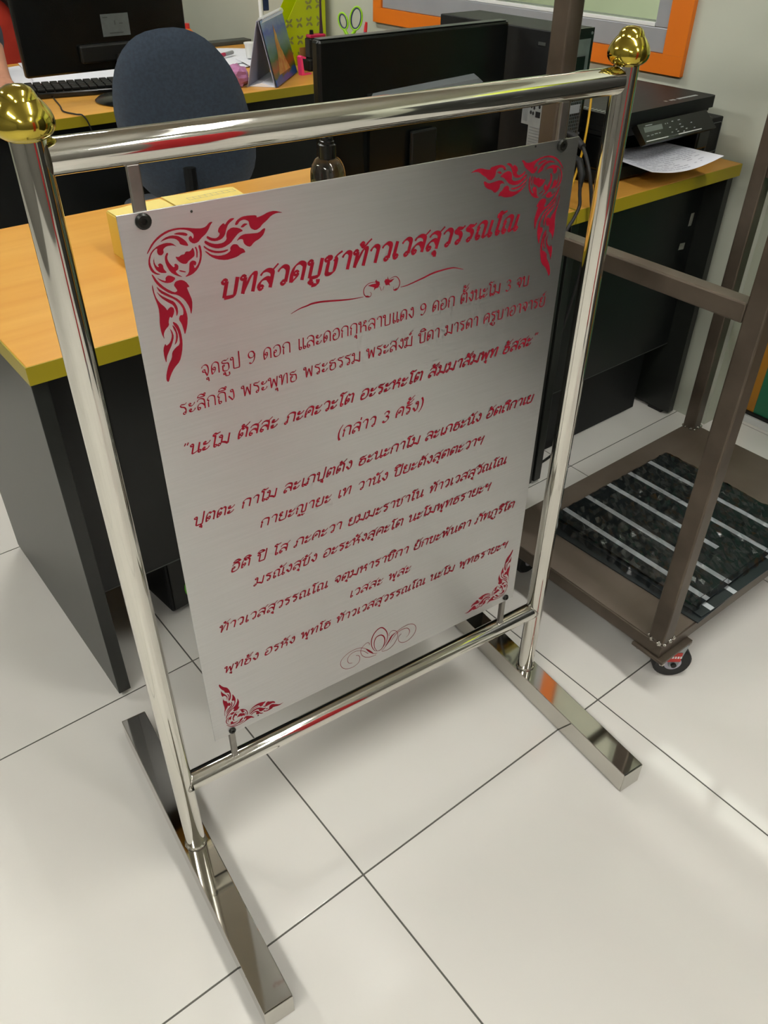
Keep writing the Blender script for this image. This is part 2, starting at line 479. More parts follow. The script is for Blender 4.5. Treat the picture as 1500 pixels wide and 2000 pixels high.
# computer under long desk
t = thing('computer_tower', 'black computer tower with a green sticker on the floor under the long desk', 'computer', (0.029, 0.743, 0), 0.10, 'black computer towers')
cs = obj('case', bx(0, 0.19, 0, 0.42, 0.012, 0.42, 0.006), M['black_tex'], t)
obj('front_panel', bx(0.006, 0.184, -0.006, -0.0002, 0.02, 0.41, 0.002), M['black_gloss'], t)
bm = bmesh.new(); prism(bm, [(0.045 + 0.010 * math.cos(a * PI / 6), 0.065 + 0.022 * math.sin(a * PI / 6)) for a in range(12)], lambda p: Vector((p[0], -0.0075, p[1])), lambda p: Vector((p[0], -0.0062, p[1])))
obj('sticker', bm, M['green_dot'], t)['label'] = 'green oval sticker'
for xx in (0.02, 0.15):
    for yy in (0.03, 0.36):
        obj('foot', bx(xx, xx + 0.025, yy, yy + 0.025, 0, 0.0118), M['rubber'], t)

# ================================================================ TROLLEY
TX0, TX1, TY0, TY1, TZ = 0.693, 1.456, -0.053, 0.420, 0.140
t = thing('steel_trolley', 'bare brown steel trolley with square uprights on small casters, right of the sign stand', 'trolley', (TX0, TY0, 0))
W_, D_ = TX1 - TX0, TY1 - TY0
obj('deck', bx(0.002, W_ - 0.002, 0.002, D_ - 0.002, TZ - 0.003, TZ), M['deck'], t)
for nm, b in (('frame_rail', (0, 0.036, 0.0, D_)), ('frame_rail', (W_ - 0.036, W_, 0.0, D_)), ('frame_rail', (0.0365, W_ - 0.0365, 0, 0.036)), ('frame_rail', (0.0365, W_ - 0.0365, D_ - 0.036, D_))):
    obj(nm, bx(b[0], b[1], b[2], b[3], TZ - 0.034, TZ - 0.0035, 0.002), M['steel_raw'], t)
P = 0.034
for k, (a, b) in enumerate(((0.001, 0.001), (0.001, D_ - P - 0.001), (W_ - P - 0.001, D_ - P - 0.001), (W_ - P - 0.001, 0.001))):
    po = obj('upright', bx(a, a + P, b, b + P, TZ, 1.30, 0.003), M['steel_raw'], t)
    bm = bmesh.new()
    for q in range(9):
        an = q * 0.7
        sx_ = a + P / 2 + (P / 2 + 0.001) * max(-1, min(1, 1.4 * math.cos(an))); sy_ = b + P / 2 + (P / 2 + 0.001) * max(-1, min(1, 1.4 * math.sin(an)))
        bmesh.ops.create_icosphere(bm, subdivisions=1, radius=0.004 + 0.002 * (q % 3) / 2, matrix=Matrix.Translation((sx_, sy_, TZ + 0.001)))
    obj('weld', bm, M['weld'], po, True)
for z in (0.800, 1.266):
    obj('side_rail', bx(0.003, 0.033, P + 0.0012, D_ - P - 0.0012, z, z + 0.032, 0.003), M['steel_raw'], t)
    obj('side_rail', bx(W_ - 0.033, W_ - 0.003, P + 0.0012, D_ - P - 0.0012, z, z + 0.032, 0.003), M['steel_raw'], t)
obj('top_rail', bx(P + 0.0012, W_ - P - 0.0012, D_ - 0.033, D_ - 0.003, 1.266, 1.298, 0.003), M['steel_raw'], t)
for (a, b) in ((0.080, 0.012), (0.080, D_ - 0.05), (W_ - 0.09, D_ - 0.05), (W_ - 0.09, 0.012)):
    cst = obj('caster', bx(a - 0.085, a + 0.016, b - 0.024, b + 0.05, TZ - 0.042, TZ - 0.0345, 0.001), M['steel_raw'], t)
    bm = bmesh.new()
    for qx, qy in ((-0.075, -0.018), (0.015, -0.018), (-0.075, 0.038), (0.015, 0.038)):
        lathe(bm, [(0.0, 0.006), (0.006, 0.006), (0.006, 0), (0.0, 0)], 6, (a + qx, b + qy, TZ - 0.0485))
    obj('bolt', bm, M['weld'], cst)
    for s in (-0.0165, 0.0140):
        bm = bmesh.new(); prism(bm, [(-0.020, 0.097), (0.020, 0.097), (0.008, 0.034), (-0.008, 0.034)], lambda p: Vector((a + p[0], b + s, p[1])), lambda p: Vector((a + p[0], b + s + 0.003, p[1])))
        obj('fork', bm, M['zinc'], cst)
    if b < 0.1 and a < 0.1:
        bm = bmesh.new(); box(bm, a - 0.015, a + 0.012, b - 0.0174, b - 0.0168, 0.050, 0.076); o = obj('sticker', bm, M['caster_red'], cst); o['label'] = 'red maker sticker'
        bm = bmesh.new()
        for q in range(5): box(bm, a - 0.013 + q * 0.0055, a - 0.0095 + q * 0.0055, b - 0.0179, b - 0.0175, 0.060, 0.066)
        obj('sticker_lettering', bm, M['white_plastic'], cst)
    mw = Matrix.Translation((a, b, 0.040)) @ Matrix.Rotation(PI / 2, 4, 'X')
    bm = bmesh.new(); lathe(bm, [(0.027, -0.0125), (0.036, -0.0125), (0.040, -0.008), (0.040, 0.008), (0.036, 0.0125), (0.027, 0.0125)], 28, (0, 0, 0), mw)
    obj('tyre', bm, M['rubber'], cst, True)
    bm = bmesh.new(); lathe(bm, [(0.0, -0.0135), (0.025, -0.0130), (0.0268, -0.012), (0.0268, 0.012), (0.0, 0.0135)], 28, (0, 0, 0), mw)
    obj('wheel_hub', bm, M['wheel_hub'], cst, True)
    bm = bmesh.new(); lathe(bm, [(0.0, -0.020), (0.006, -0.020), (0.006, 0.020), (0.0, 0.020)], 8, (0, 0, 0), mw)
    obj('axle', bm, M['screw'], cst)
    if b < 0.1 and a < 0.1:                      # this castor has swivelled towards the room
        th_ = math.radians(-38)
        for ch in cst.children:
            if ch.name.startswith('bolt'): continue
            ch.rotation_euler = (0, 0, th_)
            ch.location = Vector((a, b, 0)) - Matrix.Rotation(th_, 3, 'Z') @ Vector((a, b, 0))

# stack of wrapped black sheets with white tape stripes
SG = 'wrapped black sheets on the trolley'
def sheet(dx, dy, rz, z, w, d, label, stripes, top=False):
    s = thing('striped_sheet', label, 'sheet', (0.812 + dx, -0.045 + dy, z), rz, SG)
    obj('panel', bx(0, w, 0, d, 0, 0.0028, 0.0006), M['sheet'], s)
    for k in stripes:
        x = 0.030 + k * 0.080
        ya, yb = (0.0, d) if k != 2 else (0.07, d)
        st = obj('stripe', bx(x, x + 0.0135, ya, yb, 0.0029, 0.0031), M['stripe'], s)
    if top:
        bm = bmesh.new()
        r = random.Random(3)
        for i in range(34):
            for j in range(24):
                xx = 0.02 + i * (w - 0.04) / 33; yy = 0.02 + j * (d - 0.04) / 23
                if any(abs(xx - (0.037 + k * 0.080)) < 0.012 for k in range(5)): continue
                if r.random() < 0.25: continue
                box(bm, xx, xx + 0.0016, yy, yy + 0.004, 0.0029, 0.0030)
        o = obj('perforation', bm, M['ink'], s); o['kind'] = 'stuff'
    return s
sheet(-0.012, -0.014, 0.03, TZ + 0.0006, 0.42, 0.39, 'bottom black sheet of the stack, poking out nearest the trolley corner post', [])
sheet(0.004, -0.010, -0.015, TZ + 0.0046, 0.43, 0.40, 'second lowest black sheet of the stack, its taped edge showing under the others', range(5))
sheet(0.018, 0.010, 0.012, TZ + 0.0086, 0.42, 0.385, 'third black sheet of the stack, just under the top one', range(5))
sheet(0.012, 0.022, 0.0, TZ + 0.0126, 0.425, 0.375, 'top black sheet of the stack with white tape stripes', range(5), True)
# crinkled stretch wrap over the stack
bm = bmesh.new()
r = random.Random(5)
nx, ny = 52, 34
gx = [[None] * (ny + 1) for _ in range(nx + 1)]
for i in range(nx + 1):
    for j in range(ny + 1):
        e = min(i, nx - i, (j), (ny - j))
        z = 0.0034 + (0.0050 * r.random() ** 2 if 2 <= e else 0.003 * r.random())
        if e == 0: z = -0.009
        x = 0.812 - 0.006 + (0.452) * i / nx + r.uniform(-.003, .003); y = -0.040 + 0.402 * j / ny + r.uniform(-.003, .003)
        gx[i][j] = bm.verts.new((x, y, TZ + 0.0128 + z))
for i in range(nx):
    for j in range(ny):
        bm.faces.new((gx[i][j], gx[i + 1][j], gx[i + 1][j + 1], gx[i][j + 1]))
tag(obj('plastic_wrap', bm, M['wrap']), 'crinkled clear stretch wrap over the striped black sheets on the trolley', 'plastic wrap')

# ================================================================ SIGN STAND
stand = thing('sign_stand', 'polished steel frame stand with brass finials carrying the engraved Thai prayer plate', 'sign stand', (-0.19949, 0.19613, 0), -0.092254)
SW, PR = 0.71722, 0.0158
FH, FW = 0.0486, 0.0459
for k, u in enumerate((0.0, SW)):
    ft = obj('foot_bar', bx(u - FW / 2, u + FW / 2, -0.2965, 0.3040, 0.0, FH, 0.0012), M['chrome_bar'], stand)
    for a, b in ((-0.2984, -0.2967), (0.3042, 0.3058)):
        obj('end_cap', bx(u - FW / 2 + 0.0004, u + FW / 2 - 0.0004, a, b, 0.0004, FH - 0.0004, 0.0006), M['chrome_bar'], ft)
    bm = bmesh.new()
    lathe(bm, [(PR, FH), (PR, 1.1385), (PR - 0.002, 1.1405), (0.0, 1.1405)], 40, (u, 0, 0))
    po = obj('post', bm, M['chrome'], stand, True)
    bm = bmesh.new()
    n = 40; pts = []
    for q in range(n + 1):
        a = 2 * PI * q / n
        pts.append((u + (PR + 0.0008) * math.cos(a), (PR + 0.0008) * math.sin(a), FH + 0.0008))
    tube(bm, pts, [0.0016 + 0.0007 * ((q * 7) % 3) / 2 for q in range(n + 1)], 6)
    obj('weld', bm, M['weld'], po, True)
    # lotus bud finial: stepped collars under a small cap
    prof = [(0.0, 1.1385), (0.0130, 1.1385), (0.0185, 1.1400), (0.0225, 1.1430), (0.0250, 1.1470), (0.0257, 1.1515), (0.0253, 1.1550), (0.0240, 1.1590), (0.0218, 1.1630), (0.0190, 1.1668), (0.0167, 1.1695), (0.0160, 1.1700), (0.0156, 1.1712), (0.0142, 1.1745), (0.0118, 1.1778), (0.0078, 1.1800), (0.0, 1.1812)]
    prof = [(r_ * (1.0 + 0.0), z_) for r_, z_ in prof]
    bm = lathe(bmesh.new(), prof, 48, (u, 0, 0))
    obj('finial', bm, M['brass'], stand, True)['label'] = 'brass lotus bud finial'
for z, nm in ((1.1225, 'top_bar'), (0.2080, 'bottom_bar')):
    br = obj(nm, tb([(PR * 0.80, 0, z), (SW - PR * 0.80, 0, z)], PR, 40), M['chrome'], stand, True)
    for u, sg in (((0.0, 1), (SW, -1)) if nm == 'bottom_bar' else ()):
        pts = []
        for q in range(33):
            a = 2 * PI * q / 32
            yy = (PR - 0.0007) * math.cos(a); zz = z + (PR - 0.0007) * math.sin(a)
            xx = math.sqrt(max(0.0, (PR - 0.0001) ** 2 - yy * yy)) + 0.0002
            pts.append((u + sg * max(xx, 0.003), yy, zz))
        obj('weld', tube(bmesh.new(), pts, 0.0014, 8), M['weld'], br, True)
PU0, PU1, PZ0, PZ1 = 0.0597, 0.6445, 0.2829, 1.0665
YF = -0.0090
plate = obj('sign_plate', bx(PU0, PU1, YF, -0.0072, PZ0, PZ1, 0.0002), M['plate'], stand)
_uv = plate.data.uv_layers.new(name='brush')
for _l in plate.data.loops:
    _c = plate.data.vertices[_l.vertex_index].co
    _uv.data[_l.index].uv = (_c.z + 0.01 * _c.y, _c.x)
plate['label'] = 'brushed steel plate with red Thai text'
for u, zs in ((0.084, 1.058), (0.6165, 1.060), (0.0885, 0.290), (0.6265, 0.292)):
    up = zs > 0.6
    w = 0.0062 if up else 0.0045
    tbz = (zs - 0.012, 1.1085) if up else (0.2225, zs + 0.010)
    tbb = obj('mounting_tab', bx(u - w, u + w, -0.0070, -0.0015 if up else 0.0015, tbz[0], tbz[1], 0.0012), M['tab'], stand)
    q = tbz[1] if up else tbz[0]
    bm = bmesh.new()
    for k in range(5): bmesh.ops.create_icosphere(bm, subdivisions=1, radius=0.0022, matrix=Matrix.Translation((u - w + k * w / 2, -0.0035 if up else -0.006, q)))
    obj('weld', bm, M['weld'], tbb, True)
    mw = Matrix.Translation((u, YF - 0.0001, zs)) @ Matrix.Rotation(PI / 2, 4, 'X')
    rr_ = 0.0078 if up else 0.0056
    bm = lathe(bmesh.new(), [(0.0, 0.0012), (rr_ * 0.35, 0.0012), (rr_ * 0.4, 0.0030), (rr_ * 0.75, 0.0034), (rr_, 0.0018), (rr_, 0.0), (0, 0)], 20, (0, 0, 0), mw)
    obj('screw', bm, M['screw'], plate, True)
for u, z in ((0.1327, 1.0591), (0.5731, 1.0640), (0.1325, 0.2950)):
    mw = Matrix.Translation((u, YF - 0.0001, z)) @ Matrix.Rotation(PI / 2, 4, 'X')
    obj('pilot_hole', lathe(bmesh.new(), [(0.0, 0.0002), (0.0013, 0.0002), (0.0013, 0), (0, 0)], 10, (0, 0, 0), mw), M['hole'], plate)

# ---- stroke font: each glyph is advance, then strokes; a point given twice is a corner; 'O' draws the head loop
G = {
'ก': (8.6, [(1.4,0),(1.4,4.4),(2.2,5.8),(2.2,5.8),(0.6,7.0),(0.6,7.0),(2.0,9.3),(4,10),(6.3,9.2),(7,7.2),(7,0)]),
'ภ': (9.2, 'O', 1.1, 1.0, [(2.1,0.8),(2.1,4.4),(2.9,5.8),(2.9,5.8),(1.2,7.0),(1.2,7.0),(2.6,9.3),(4.7,10),(6.9,9.2),(7.6,7.2),(7.6,0)]),
'ถ': (9.0, 'O', 2.7, 1.0, [(1.6,0.8),(1.6,4.4),(2.4,5.8),(2.4,5.8),(0.8,7.0),(0.8,7.0),(2.2,9.3),(4.3,10),(6.6,9.2),(7.4,7.2),(7.4,0)]),
'ข': (8.2, 'O', 1.3, 8.6, [(1.3,9.7),(2.8,9.3),(3.1,8.0),(2.4,6.8),(2.4,1.2),(3.3,0),(5.4,0),(6.5,1.4),(6.5,10)]),
'ช': (8.8, 'O', 1.3, 8.6, [(1.3,9.7),(2.8,9.3),(3.1,8.0),(2.4,6.8),(2.4,1.2),(3.3,0),(5.2,0),(6.4,1.4),(6.4,6.6),(5.4,8.2),(5.4,8.2),(6.6,10.0),(8.8,11.4)]),
'บ': (8.9, 'O', 1.3, 8.9, [(2.4,8.9),(2.4,1.0),(2.4,0.0),(2.4,0.0),(6.2,0.0),(7.3,1.2),(7.3,10)]),
'ป': (8.9, 'O', 1.3, 8.9, [(2.4,8.9),(2.4,1.0),(2.4,0.0),(2.4,0.0),(6.2,0.0),(7.3,1.2),(7.3,14)]),
'ท': (8.9, 'O', 1.3, 8.9, [(2.4,8.9),(2.4,0),(2.4,0),(3.4,4),(5.0,9.0),(6.5,10),(7.3,8.6),(7.3,0)]),
'ห': (9.1, 'O', 1.3, 8.9, [(2.4,8.9),(2.4,0)], [(2.4,4.4),(4.2,5.6),(5.8,7.6)], 'O', 6.4, 8.8, [(4.4,5.8),(6.6,5.4),(7.4,3.8),(7.4,0)]),
'พ': (9.9, 'O', 1.3, 8.9, [(2.3,8.9),(2.8,0),(2.8,0),(5.1,8.2),(5.1,8.2),(7.4,0),(7.4,0),(8.3,10)]),
'ฆ': (9.6, 'O', 1.0, 8.6, [(2.0,9.2),(2.9,9.9),(3.7,9.0),(3.2,7.4),(2.5,6.0),(2.6,1.4)], 'O', 1.6, 1.0, [(2.6,1.4),(5,1.0),(7.9,0.1),(7.9,0.1),(7.9,10)]),
'ม': (9.5, 'O', 1.5, 8.9, [(2.7,8.9),(2.7,2.4)], 'O', 1.3, 1.0, [(2.3,1.5),(2.9,2.6),(5,2.1),(8.0,0.0),(8.0,0.0),(8.0,10)]),
'น': (9.4, 'O', 1.3, 8.9, [(2.4,8.9),(2.4,0.1),(2.4,0.1),(4.4,0.8),(6.8,2.4)], [(6.8,10),(6.8,1.4)], 'O', 7.9, 1.0),
'ณ': (12.0, 'O', 2.6, 1.0, [(1.5,0.8),(1.5,4.4),(2.3,5.8),(2.3,5.8),(0.7,7.0),(0.7,7.0),(1.9,9.3),(3.6,10),(5.3,9.2),(5.9,7.2),(5.9,0.1),(5.9,0.1),(7.6,0.8),(9.6,2.4)], [(9.6,10),(9.6,1.4)], 'O', 10.6, 1.0),
'ญ': (10.8, [(1.5,0),(1.5,4.4),(2.3,5.8),(2.3,5.8),(0.7,7.0),(0.7,7.0),(1.9,9.3),(3.6,10),(5.3,9.2),(5.9,7.2),(5.9,0.1),(5.9,0.1),(9.2,0.1),(9.2,0.1),(9.2,10)], 'o', 4.0, -2.4, [(4.7,-2.4),(5.4,-3.6),(6.6,-2.8),(7.8,-3.8),(9.2,-2.2)]),
'ด': (8.7, 'O', 3.3, 4.8, [(4.4,4.6),(3.8,2.4),(1.6,0),(1.6,0),(1.2,4.6),(2.0,8.4),(4.2,10),(6.5,9.0),(7.2,6.8),(7.2,0)]),
'ค': (8.7, 'O', 4.1, 5.4, [(3.4,4.6),(1.6,2.4),(1.6,0),(1.6,0),(1.2,4.6),(2.0,8.4),(4.2,10),(6.5,9.0),(7.2,6.8),(7.2,0)]),
'ต': (8.9, 'O', 3.3, 4.4, [(4.4,4.2),(3.8,2.2),(1.6,0),(1.6,0),(1.2,4.6),(1.6,8.4),(2.9,10),(4.4,8.6),(4.4,8.6),(5.8,10),(7.1,8.8),(7.4,6.8),(7.4,0)]),
'ว': (7.2, [(0.8,7.8),(1.8,9.4),(3.4,10),(5.2,9.0),(5.8,6.8),(5.8,1.2)], 'O', 4.7, 1.1),
'า': (6.6, [(0.8,7.6),(1.6,9.3),(3.0,10),(4.6,9.2),(5.1,7.2),(5.1,0)]),
'ร': (7.2, 'O', 3.9, 1.1, [(5.0,1.2),(5.2,4.2),(4.2,6.2),(2.2,7.2),(1.2,8.2),(1.8,9.4),(3.4,9.2),(5.2,9.2),(6.2,10.4)]),
'ธ': (8.4, [(1.8,4.6),(1.8,1.2),(3.0,0),(5.2,0),(6.7,1.4),(6.8,4.2),(6.2,6.2),(3.8,6.6),(1.4,7.2),(1.4,7.2),(1.6,8.8),(3.2,9.3),(5.2,9.0),(6.8,10.4)], 'o', 2.4, 4.6),
'ล': (8.6, 'O', 2.2, 1.1, [(1.1,1.0),(1.2,3.4),(2.4,5.2),(4.4,5.6),(6.0,4.4),(7.0,2.6)], [(1.0,7.8),(2.0,9.4),(4.0,10),(6.2,9.0),(7.0,6.8),(7.0,0)]),
'ส': (8.8, 'O', 2.2, 1.1, [(1.1,1.0),(1.2,3.4),(2.4,5.2),(4.4,5.6),(6.0,4.4),(7.0,2.6)], [(1.0,7.8),(2.0,9.4),(4.0,10),(6.2,9.0),(7.0,6.8),(7.0,0)], [(5.6,8.6),(7.2,10.2),(7.2,10.2),(9.0,12.4)]),
'ย': (8.6, 'O', 2.4, 8.9, [(1.3,8.9),(1.3,7.0),(2.4,6.0),(3.6,5.6),(3.6,5.6),(1.8,4.6),(1.6,1.6),(2.8,0),(5.8,0),(7.0,1.2),(7.0,10)]),
'อ': (8.4, 'O', 2.5, 4.8, [(1.4,4.8),(1.4,1.8),(2.2,0.2),(4.2,0),(6.4,1.2),(7.1,4.8),(6.4,8.8),(4.2,10),(2.0,9.2),(1.1,7.8)]),
'จ': (7.8, 'O', 2.8, 5.0, [(3.6,4.2),(4.4,2.4),(5.2,0.2),(5.2,0.2),(6.3,3.4),(6.4,6.8),(5.6,9.2),(3.8,10),(2.0,9.2),(1.1,7.8)]),
'ง': (6.9, 'O', 4.0, 8.9, [(5.1,8.9),(5.6,5.0),(5.3,1.6),(4.2,0.1),(4.2,0.1),(1.0,4.6)]),
'ฯ': (7.8, 'O', 1.9, 8.9, [(0.8,8.9),(1.0,7.0),(2.4,6.0),(4.6,6.4),(6.2,7.8),(6.9,10),(6.9,10),(6.2,2),(6.0,-1.4)]),
'ะ': (6.6, 'o', 1.6, 7.8, [(0.9,7.6),(1.2,6.4),(2.8,6.0),(4.6,6.8),(5.6,8.6)], 'o', 1.6, 2.4, [(0.9,2.2),(1.2,1.0),(2.8,0.6),(4.6,1.4),(5.6,3.2)]),
'เ': (4.4, [(1.8,10),(1.8,1.2)], 'O', 2.9, 1.0),
'แ': (8.2, [(1.8,10),(1.8,1.2)], 'O', 2.9, 1.0, [(5.6,10),(5.6,1.2)], 'O', 6.7, 1.0),
'โ': (5.4, [(2.6,1.2),(2.6,9.6),(2.0,11.2),(0.2,12.0),(0.2,12.0),(1.6,13.6),(3.6,12.8),(6.0,13.8)], 'O', 3.7, 1.0),
'9': (8.0, [(6.4,7.6),(5.4,9.8),(3.6,10.6),(1.8,9.8),(1.2,7.8),(2.0,5.6),(3.8,5.0),(5.6,5.8),(6.5,8.0),(6.2,4.0),(4.6,0.8),(2.8,0.2),(1.6,1.2)]),
'3': (7.2, [(1.2,8.6),(2.2,10.3),(4.0,10.6),(5.6,9.0),(5.0,6.8),(3.0,5.8),(3.0,5.8),(5.4,4.8),(6.0,2.4),(4.4,0.2),(2.4,0),(1.1,1.6)]),
'(': (4.4, [(3.6,13),(1.8,9.4),(1.2,5),(1.8,0.6),(3.2,-2.4)]),
')': (4.4, [(0.8,13),(2.6,9.4),(3.2,5),(2.6,0.6),(1.0,-2.4)]),
'"': (5.4, [(1.6,13),(0.9,10.4)], [(3.6,13),(2.9,10.4)]),
' ': (5.2,),
# marks: drawn left of the pen position
'ิ': (0, [(-7.2,11.4),(-5.8,13.4),(-3.4,13.8),(-1.2,11.9),(-1.2,11.4),(-1.2,11.4),(-7.2,11.4)]),
'ึ': (0, [(-7.2,11.4),(-5.8,13.4),(-3.4,13.8),(-1.2,11.9),(-1.2,11.4),(-1.2,11.4),(-7.2,11.4)], 'o', -1.2, 13.4),
'ั': (0, 'o', -5.4, 12.8, [(-6.0,12.6),(-5.4,11.5),(-3.4,11.4),(-1.6,12.8),(-0.4,14.6)]),
'้': (0, 'o', -5.0, 13.0, [(-4.6,12.4),(-3.8,11.4),(-2.6,12.0),(-1.8,13.2),(-0.2,14.8)]),
'่': (0, [(-2.0,11.4),(-1.8,14.2)]),
'์': (0, 'o', -3.6, 12.4, [(-3.0,13.0),(-3.2,13.8),(-0.8,15.4)]),
'ุ': (0, 'o', -2.6, -2.2, [(-1.8,-2.0),(-1.6,-4.8)]),
'ู': (0, 'o', -5.6, -2.2, [(-4.8,-2.2),(-4.6,-4.4),(-4.6,-4.4),(-1.6,-4.4),(-1.6,-1.6)]),
}
UPPER = 'ิึั'
def layout(text):
    x = 0.0; out = []; prev_up = False
    for ch in text:
        g = G[ch]
        adv = g[0]; dy = 0.0; dx = 0.0
        if adv == 0:
            if ch in '้่์' and prev_up: dy = 3.4
            if out and ch in 'ิั้์่' and lastbase == 'ป': dx = -2.2
            prev_up = ch in UPPER or (prev_up and dy == 0)
        else:
            prev_up = False; lastbase = ch
        i = 1
        while i < len(g):
            a = g[i]
            if a in ('O', 'o'):
                r = 1.05 if a == 'O' else 0.78
                cx, cy = g[i + 1] + x + dx, g[i + 2] + dy
                out.append(([(cx + r * math.cos(q * PI / 5), cy + r * math.sin(q * PI / 5)) for q in range(11)], True))
                i += 3
            else:
                out.append(([(px + x + dx, py + dy) for px, py in a], False)); i += 1
        x += adv
    return out, x - 0.8

def spline2(pts, n=4):
    runs = [[pts[0]]]
    for a, b in zip(pts, pts[1:]):
        if abs(a[0] - b[0]) < 1e-9 and abs(a[1] - b[1]) < 1e-9: runs.append([b])
        else: runs[-1].append(b)
    return [[(v.x, v.y) for v in crom([(q[0], q[1], 0) for q in r], n)] for r in runs if len(r) > 1]

def ribbon(bm, pts, wf, zc, fn):
    """flat band along pts (2D), half width wf(direction angle, t); fn maps (x, y, lift) to 3D"""
    L = []
    N = len(pts)
    for i, p in enumerate(pts):
        a = pts[max(i - 1, 0)]; b = pts[min(i + 1, N - 1)]
        dx, dy = b[0] - a[0], b[1] - a[1]
        l = math.hypot(dx, dy) or 1e-9
        w = wf(math.atan2(dy, dx), i / max(1, N - 1))
        nx, ny = -dy / l * w, dx / l * w
        zc[0] += 2.0e-7
        L.append((bm.verts.new(fn(p[0] + nx, p[1] + ny, zc[0])), bm.verts.new(fn(p[0] - nx, p[1] - ny, zc[0]))))
    for (a, b), (c, d) in zip(L, L[1:]):
        bm.faces.new((a, b, d, c))

def text_line(text, u0, z0, u1, z1, h, nib, thin, shear, ang=0.6, name='text_line'):
    strokes, W = layout(text)
    sx = (u1 - u0) / W; sy = h / 10.0
    tilt = (z1 - z0) / (u1 - u0)
    bm = bmesh.new(); zc = [0.0]
    def fn(x, y, l): 
        U = u0 + x; return Vector((U, YF - 0.00012 - l, z0 + y + tilt * x))
    for pts, loop in strokes:
        P2 = [(x * sx + y * sy * shear, y * sy) for x, y in pts]
        runs = [P2] if loop else spline2(P2)
        def wf(a, t):
            k = abs(math.sin(a - ang))
            w = math.sqrt((nib * k) ** 2 + thin ** 2) / 2
            return min(w, h * 0.085) if loop else w
        for r_ in runs:
            # square the ends out by a quarter pen
            (ax, ay), (bx_, by_) = r_[0], r_[1]
            ribbon(bm, r_, wf, zc, fn)
    me_obj = obj_flat(name, bm, M['red'], plate)
    return me_obj

def obj_flat(name, bm, m, parent):
    for f in bm.faces:
        f.normal_update()
        if f.normal.y > 0: f.normal_flip()
    me = bpy.data.meshes.new(name); bm.to_mesh(me); bm.free(); me.materials.append(m)
    o = bpy.data.objects.new(name, me); C.objects.link(o); o.parent = parent
    return o

A_, B_ = dict(shear=0.30), dict(shear=0.02)
LINES = [
 ('บทสวดบูชาท้าวเวสสุวรรณโณ', .1500, .9655, .5560, .9668, .0195, .0062, .0018, .30),
 ('จุดธูป 9 ดอก และดอกกุหลาบแดง 9 ดอก ตั้งนะโม 3 จบ', .1185, .8824, .5885, .8875, .0138, .0017, .0007, .03),
 ('ระลึกถึง พระพุทธ พระธรรม พระสงฆ์ บิดา มารดา ครูบาอาจารย์', .0885, .8438, .6235, .8505, .0134, .0017, .0007, .03),
 ('"นะโม ตัสสะ ภะคะวะโต อะระหะโต สัมมาสัมพุท ธัสสะ"', .0820, .7904, .6155, .7950, .0128, .0030, .0010, .30),
 ('(กล่าว 3 ครั้ง)', .2860, .7460, .4200, .7488, .0138, .0030, .0010, .26),
 ('ปุตตะ กาโม ละเภปุตตัง ธะนะกาโม ละเภธะนัง อัตถิกาเย', .0815, .6891, .6250, .6972, .0124, .0029, .0010, .30),
 ('กายะญายะ เท วานัง ปิยะตังสุตตะวาฯ', .1675, .6498, .5340, .6543, .0124, .0029, .0010, .30),
 ('อิติ ปิ โส ภะคะวา ยมมะราชาโน ท้าวเวสสุวัณโณ', .1200, .5953, .5860, .5993, .0124, .0029, .0010, .30),
 ('มรณังสุขัง อะระหังสุคะโต นะโมพุทธรายะฯ', .1500, .5565, .5580, .5598, .0124, .0029, .0010, .30),
 ('ท้าวเวสสุวรรณโณ จตุมหาราชิกา ยักขะพันตา ภัทภูริโต', .0915, .4974, .6150, .5008, .0124, .0029, .0010, .30),
 ('เวสสะ พุสะ', .2985, .4580, .4100, .4585, .0124, .0029, .0010, .30),
 ('พุทธัง อรหัง พุทโธ ท้าวเวสสุวรรณโณ นะโม พุทธรายะฯ', .0890, .4166, .6110, .4178, .0124, .0029, .0010, .30),
]
for a in LINES:
    text_line(*a)
